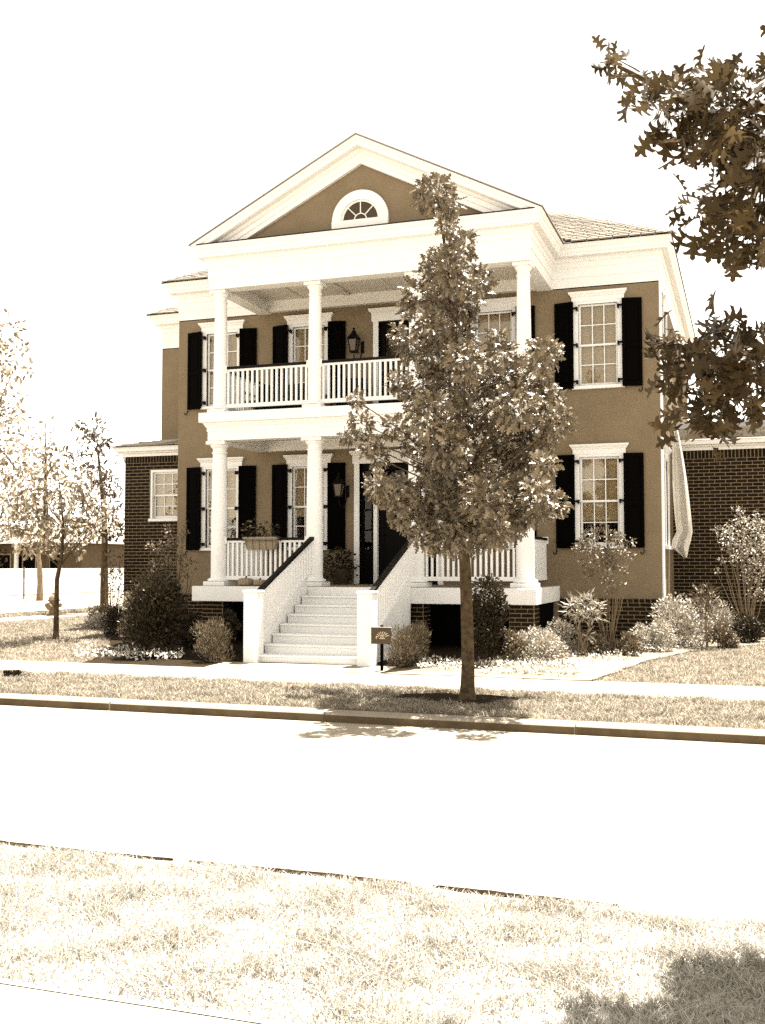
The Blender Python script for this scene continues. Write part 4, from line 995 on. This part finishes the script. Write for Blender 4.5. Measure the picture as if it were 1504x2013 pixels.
far_tree('broad_tree', 'broad pale tree behind the white wall, above the hydrant', 90, 1120, 58, [(100,830,16),(85,850,18),(70,880,24),(105,880,18),(90,910,26),(60,930,28),(120,930,24),(85,960,32),(130,975,26),(50,985,30),(100,1000,34),(150,1010,24),(70,1030,34),(125,1040,30),(30,1040,34),(160,1050,22)], 'far_leaf', 22, 55)
far_tree('shade_tree', 'dark shade tree behind the low white wall at the left edge', 5, 1118, 64, [(0,1010,40),(30,1030,36),(-20,1050,50),(15,1070,36),(55,1060,26),(40,1085,22),(0,1095,26)], 'far_dark_leaf', 23, 55)
far_tree('rear_tree', 'small dark tree behind the white wall beside the iron fence', 150, 1118, 70, [(150,1060,22),(170,1075,20),(130,1075,20),(195,1070,22),(220,1080,26),(235,1060,24),(180,1050,22)], 'far_dark_leaf', 24, 45)

# ================================================================== BEYOND THE SIDE STREET
t = thing('garden_wall', (-32.2, 60, .19), 'long low white wall across the side street', 'wall')
part('wall', MB().box(-32.35, -32.1, 20, 110, 0, 1.36), 'white_paint', t); part('coping', MB().box(-32.4, -32.05, 20, 110, 1.361, 1.425), 'white_paint', t)
b = at_ground(47, 1178)
t = thing('thin_post', b, 'thin metal post across the side street left of the sapling', 'post')
part('post', MB().tube([b, b + Vector((-.02, 0, 1.25))], .03, 6), 'iron', t); part('cap', MB().lathe([(.05, 0), (.06, .03), (.0, .07)], b + Vector((-.02, 0, 1.25)), 8), 'iron', t)
def far_house():
    c0 = at_y(-40, 1112, 62); c1 = at_y(160, 1112, 62); x0, x1, y = c0.x, c1.x, 62
    t = thing('neighbour_house', ((x0 + x1) / 2, y, .19), 'low brick neighbour house half hidden by trees behind the white wall', 'house')
    part('wall', MB().box(x0, x1, y, y + 8, 0, 3.1), 'far_brick', t)
    part('roof', MB().add([(x0 - .5, y - .5, 3.1), (x1 + .5, y - .5, 3.1), (x1 + .5, y + 8.5, 3.1), (x0 - .5, y + 8.5, 3.1), (x0 + 3, y + 4, 5.1), (x1 - 3, y + 4, 5.1)], [(0, 1, 5, 4), (1, 2, 5), (2, 3, 4, 5), (3, 0, 4), (3, 2, 1, 0)]), 'shingle', t)
    for k in range(3):
        xx = x0 + (x1 - x0) * (.25 + .25 * k); w = part('window', MB().box(xx - .6, xx + .6, y - .05, y - .001, 1.0, 2.4), 'terracotta', t); part('pane', MB().box(xx - .5, xx + .5, y - .06, y - .051, 1.1, 2.3), 'interior', w)
    q = at_y(21, 1110, 61); part('column', MB().lathe([(.22, 0), (.22, .15), (.17, .2), (.15, 2.8), (.2, 2.9), (.2, 3.1)], (q.x, y - .4, 0), 10), 'white_paint', t, True)
    q = at_y(45, 1110, 61); part('garage_door', MB().box(q.x - 1.3, q.x + 1.3, y - .04, y - .001, 0.1, 2.2), 'interior', t)
far_house()
a, b = at_y(168, 1110, 66), at_y(192, 1110, 66)
t = thing('iron_fence', (a.x, 66, .19), 'thin barred iron fence seen above the white wall, right of the neighbour house', 'fence')
part('rail', MB().box(a.x, b.x, 66, 66.04, 1.75, 1.8).box(a.x, b.x, 66, 66.04, .3, .35), 'iron', t)
for k in range(10):
    xx = a.x + (b.x - a.x) * k / 9; part('bar', MB().box(xx - .02, xx + .02, 66.005, 66.035, .15, 1.95), 'iron', t)

# ================================================================== SHRUBS AND FLOWERS
def sh(u, v, wpx, hpx, kind, label, mat, Y=None, n=700, size=.05, tm=T_OVAL, **k):
    b = at_ground(u, v) if Y is None else None
    if b is None:
        q = at_y(u, v, Y); b = Vector((q.x, Y, lot(Y)))
    m = depth(b) / FPX
    return shrub(kind, b, wpx * m / 2, wpx * m / 2, hpx * m, n, label, mat, tm, size, **k)
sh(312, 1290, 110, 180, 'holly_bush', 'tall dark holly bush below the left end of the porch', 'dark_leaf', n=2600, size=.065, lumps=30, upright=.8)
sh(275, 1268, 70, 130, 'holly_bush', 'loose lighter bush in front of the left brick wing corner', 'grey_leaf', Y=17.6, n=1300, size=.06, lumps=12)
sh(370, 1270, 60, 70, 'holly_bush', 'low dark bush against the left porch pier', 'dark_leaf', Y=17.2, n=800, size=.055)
sh(418, 1302, 66, 84, 'rosemary_bush', 'spiky grey green bush left of the stair newel', 'grey_leaf', n=1500, size=.06, tm=T_LANCE, upright=1.3, lumps=14)
sh(452, 1285, 40, 95, 'holly_bush', 'narrow dark bush close to the stairs, behind the spiky bush', 'dark_leaf', Y=16.6, n=600)
sh(800, 1300, 78, 84, 'rosemary_bush', 'spiky grey green bush right of the stairs behind the yard sign', 'grey_leaf', Y=15.75, n=1700, size=.06, tm=T_LANCE, upright=1.3, lumps=14)
sh(962, 1308, 72, 195, 'holly_bush', 'tall upright holly bush behind the street tree trunk', 'dark_leaf', n=2200, size=.055, lumps=22)
sh(1005, 1305, 50, 70, 'holly_bush', 'low dark bush at the foot of the tall upright holly', 'grey_leaf', n=600)
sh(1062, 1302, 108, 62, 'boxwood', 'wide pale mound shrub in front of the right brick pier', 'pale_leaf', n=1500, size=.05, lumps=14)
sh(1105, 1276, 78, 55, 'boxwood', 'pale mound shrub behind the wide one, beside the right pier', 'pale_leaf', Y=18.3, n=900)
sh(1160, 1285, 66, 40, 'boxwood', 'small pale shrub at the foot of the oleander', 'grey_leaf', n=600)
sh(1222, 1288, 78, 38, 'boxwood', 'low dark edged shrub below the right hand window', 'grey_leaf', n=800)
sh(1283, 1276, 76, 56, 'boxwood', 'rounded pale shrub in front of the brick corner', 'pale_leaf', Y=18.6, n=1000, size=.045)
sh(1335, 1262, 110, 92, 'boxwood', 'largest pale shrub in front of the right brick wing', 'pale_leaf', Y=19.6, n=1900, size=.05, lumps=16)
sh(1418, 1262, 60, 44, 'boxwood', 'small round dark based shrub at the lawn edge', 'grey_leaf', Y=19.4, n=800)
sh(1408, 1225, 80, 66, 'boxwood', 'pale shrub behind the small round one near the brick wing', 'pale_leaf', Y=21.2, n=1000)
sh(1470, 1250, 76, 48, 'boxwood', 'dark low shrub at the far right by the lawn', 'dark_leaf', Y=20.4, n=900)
sh(1480, 1205, 70, 50, 'boxwood', 'dark shrub under the right crape myrtle', 'dark_leaf', Y=22.0, n=800)
sh(200, 1222, 60, 34, 'boxwood', 'low shrub at the left foot of the brick wing', 'grey_leaf', Y=22.0, n=700)
sh(238, 1252, 66, 48, 'boxwood', 'round dark clipped shrub beside the brick wing corner', 'dark_leaf', Y=19.3, n=1100)
sh(185, 1238, 44, 24, 'boxwood', 'small pale shrub on the lawn left of the round dark one', 'pale_leaf', Y=20.2, n=400)
sh(20, 1332, 50, 10, 'ground_plant', 'low dark plants on the verge at the left edge', 'dark_leaf', n=220, cat='plant')
def stemmed(name, label, cat, base, stems, clumps, mat, tm, size, per, Y, seed, sp=.25, r0=.014, bark='pale_bark'):
    t = thing(name, base, label, cat); st = MB(); P = []; A = []; N_ = []; S = []
    rr = np.random.default_rng(seed); C = []
    for u, v, r in clumps:
        p = at_y(u, v, Y + rr.uniform(-sp, sp)); C.append((p, r * depth(p) / FPX))
    for k in range(stems):
        tops = [C[i] for i in range(k, len(C), stems)]
        b = base + Vector((rr.uniform(-.08, .08), rr.uniform(-.08, .08), -.02))
        for p, r in tops:
            mid = b.lerp(p, .55) + Vector((rr.uniform(-.05, .05), rr.uniform(-.05, .05), 0)); st.tube([b, b.lerp(mid, .5), mid, p], [r0, r0 * .8, r0 * .6, r0 * .2], 5)
    for p, r in C:
        n = max(5, int(per * r * r)); q, a_, nn = clump_leaves(p, r, n, -.15, .1, 1, .7); P.append(q); A.append(a_); N_.append(nn); S.append(size * (.6 + .7 * rng.random(n)))
    part('stems', st, bark, t, True)
    tag(link('foliage', leaf_mesh('foliage', tm, np.vstack(P), np.vstack(A), np.vstack(N_), np.concatenate(S)), mat, t), kind='stuff')
bb = at_y(1195, 1265, 18.4); stemmed('crape_myrtle', 'thin stemmed crape myrtle in front of the lower right window', 'shrub', Vector((bb.x, 18.4, lot(18.4))), 5,
  [(1185,1035,9),(1170,1050,14),(1150,1065,14),(1140,1080,14),(1200,1055,14),(1215,1060,14),(1240,1065,9),(1165,1080,18),(1195,1085,20),(1220,1085,16),(1180,1105,18),(1205,1110,16),(1160,1125,14),(1195,1135,14),(1225,1120,12),(1200,1160,9),(1240,1095,8),(1150,1105,12),(1225,1150,6)], 'oak_leaf', T_OVAL, .055, 6500, 18.4, 31, .25, .009)
bb = at_y(1465, 1235, 21.6); stemmed('crape_myrtle', 'feathery crape myrtle against the right brick wing', 'shrub', Vector((bb.x, 21.6, lot(21.6))), 6,
  [(1448,1000,10),(1455,1015,16),(1490,1020,18),(1420,1045,16),(1440,1040,18),(1465,1040,22),(1500,1045,24),(1405,1040,8),(1430,1065,18),(1455,1070,24),(1485,1075,26),(1510,1070,24),(1445,1095,18),(1475,1105,22),(1500,1110,24),(1470,1135,16),(1495,1140,18),(1420,1100,9),(1408,1122,8),(1480,1165,12),(1500,1170,14)], 'pale_leaf', T_OVAL, .05, 2600, 21.6, 32)
bb = at_y(1145, 1282, 17.7); stemmed('oleander', 'oleander with long narrow leaves on bare stems, right of the pier', 'shrub', Vector((bb.x, 17.7, lot(17.7))), 3,
  [(1128,1190,20),(1150,1182,20),(1165,1205,20),(1140,1208,18),(1172,1190,12),(1155,1250,8)], 'pale_leaf', T_LANCE, .14, 2600, 17.7, 33, .12, .012)
bb = at_y(1385, 1258, 19.2); stemmed('oleander', 'small oleander standing over the pale shrubs near the wing', 'shrub', Vector((bb.x, 19.2, lot(19.2))), 3,
  [(1378,1170,18),(1392,1165,16),(1400,1180,16),(1385,1190,18),(1395,1205,14)], 'grey_leaf', T_LANCE, .13, 2600, 19.2, 34, .12, .012)
bb = at_y(345, 1270, 18.3); stemmed('crape_myrtle', 'slender dark crape myrtle at the left house corner', 'shrub', Vector((bb.x, 18.3, lot(18.3))), 4,
  [(365,1030,7),(358,1050,12),(330,1045,12),(345,1070,16),(320,1080,16),(300,1075,12),(350,1100,18),(330,1110,18),(305,1110,14),(372,1105,9),(360,1130,16),(385,1110,7),(335,1150,18),(310,1150,16),(358,1165,14),(330,1185,16)], 'grey_leaf', T_OVAL, .06, 3600, 18.3, 35, .25, .013, 'bark')
bb = at_y(225, 1215, 20.6); stemmed('climbing_vine', 'loose leafy bush at the left corner of the brick wing', 'shrub', Vector((bb.x, 20.6, lot(20.6))), 4,
  [(215,1090,12),(235,1100,12),(222,1115,16),(240,1125,12),(210,1130,14),(228,1145,16),(240,1160,12),(212,1165,14),(230,1185,14)], 'grey_leaf', T_OVAL, .06, 2000, 20.6, 36, .2, .012, 'bark')
def flower_patch(name, label, n, xy, mat, hz, size, seed, fl=0.35):
    P = np.array([(x, y, lot(y) + .02 + hz * rng.random() * (.35 + .65 * (.5 + .5 * math.sin(x * 5.1) * math.sin(y * 7 + x * 2)))) for x, y in xy if math.sin(x * 3.7 + y * 2) + math.sin(y * 6.1 - x * 1.3) > -1.15]); n = len(P)
    t = thing(name, (P[:, 0].mean(), P[:, 1].mean(), lot(P[:, 1].mean())), label, 'flowers'); t['kind'] = 'stuff'
    ax = norm(rng.normal(size=(n, 3)) + np.array([0, 0, .9])); nn = norm(rng.normal(size=(n, 3)) * .5 + np.array([0, 0, 1]))
    k = rng.random(n) < fl
    tag(link('leaves', leaf_mesh('leaves', T_OVAL, P[~k], ax[~k], nn[~k], size * (.6 + .8 * rng.random((~k).sum()))), mat, t), kind='stuff')
    tag(link('petals', leaf_mesh('petals', T_OVAL, P[k] + np.array([0, 0, .03]), ax[k], nn[k], size * .8 * (.6 + .8 * rng.random(k.sum()))), 'flower', t), kind='stuff')
def patch_px(n, u0, u1, v0, v1):
    out = []
    for _ in range(n):
        s = random.random(); u = u0 + (u1 - u0) * s; v = (v0[0] + (v0[1] - v0[0]) * s) + random.random() * ((v1[0] + (v1[1] - v1[0]) * s) - (v0[0] + (v0[1] - v0[0]) * s)); p = at_ground(u, v); out.append((p.x, p.y))
    return out
flower_patch('flower_patch', 'low pale flowers along the sidewalk left of the stairs', 0, patch_px(1000, 145, 358, (1276, 1288), (1297, 1303)), 'pale_leaf', .12, .055, 1)
flower_patch('flower_patch', 'bright ground cover flowers along the sidewalk right of the street tree', 0, patch_px(1500, 940, 1140, (1305, 1300), (1326, 1334)), 'pale_leaf', .09, .05, 2)
flower_patch('flower_patch', 'scattered pale ground cover along the curved edge of the right lawn', 0, patch_px(1100, 1085, 1400, (1292, 1258), (1326, 1268)), 'pale_leaf', .05, .045, 4)
flower_patch('flower_patch', 'low pale flowers between the spiky bush and the street tree', 0, patch_px(500, 822, 935, (1298, 1304), (1320, 1324)), 'pale_leaf', .10, .05, 3)

# ================================================================== GRASS
def box_s(x0, x1, y0, y1, keep=None):
    def f(n):
        q = np.column_stack([rng.uniform(x0, x1, n), rng.uniform(y0, y1, n)])
        if keep is not None: q = q[keep(q[:, 0], q[:, 1])]
        return q
    return f
grass('near_lawn_grass', 'grass strip in the foreground, coloured pale for bright sun', 120000, box_s(-5.5, 1.8, 3.46, 5.06), 'sun_pale_grass', .03, .075, .0028, 0.0)
grass('verge_grass', 'grass verge between the far kerb and the sidewalk', 95000, box_s(-13, 2.5, 11.06, 13.30, lambda x, y: ((x + 3.3) / .78) ** 2 + ((y - 12.35) / .48) ** 2 + .5 * np.sin(x * 9) * np.sin(y * 8) > 1), 'grass', .03, .075, .0045, 0.0)
edge = lambda x, y: x > np.interp(y, [14.8, 16.2, 17.6, 19.0, 20.2, 20.8], [-2.1, -1.75, -1.4, -0.75, .3, 2.5])
grass('right_lawn_grass', 'sloping lawn at the right of the house', 60000, box_s(-2.2, 4.5, 14.86, 20.8, edge), 'grass', .03, .07, .005)
grass('left_lawn_grass', 'side lawn left of the brick wing', 80000, box_s(-17.2, -9.6, 14.86, 27, lambda x, y: x < np.interp(y, [14.86, 16.2, 17.6, 19.3, 20.3], [-10.3, -10.7, -11.6, -12.9, -13.5])), 'grass', .03, .07, .0055)
grass('side_verge_grass', 'narrow grass strip beside the side street', 16000, box_s(-19.95, -18.5, 16, 40), 'grass', .03, .08, .008, .2)
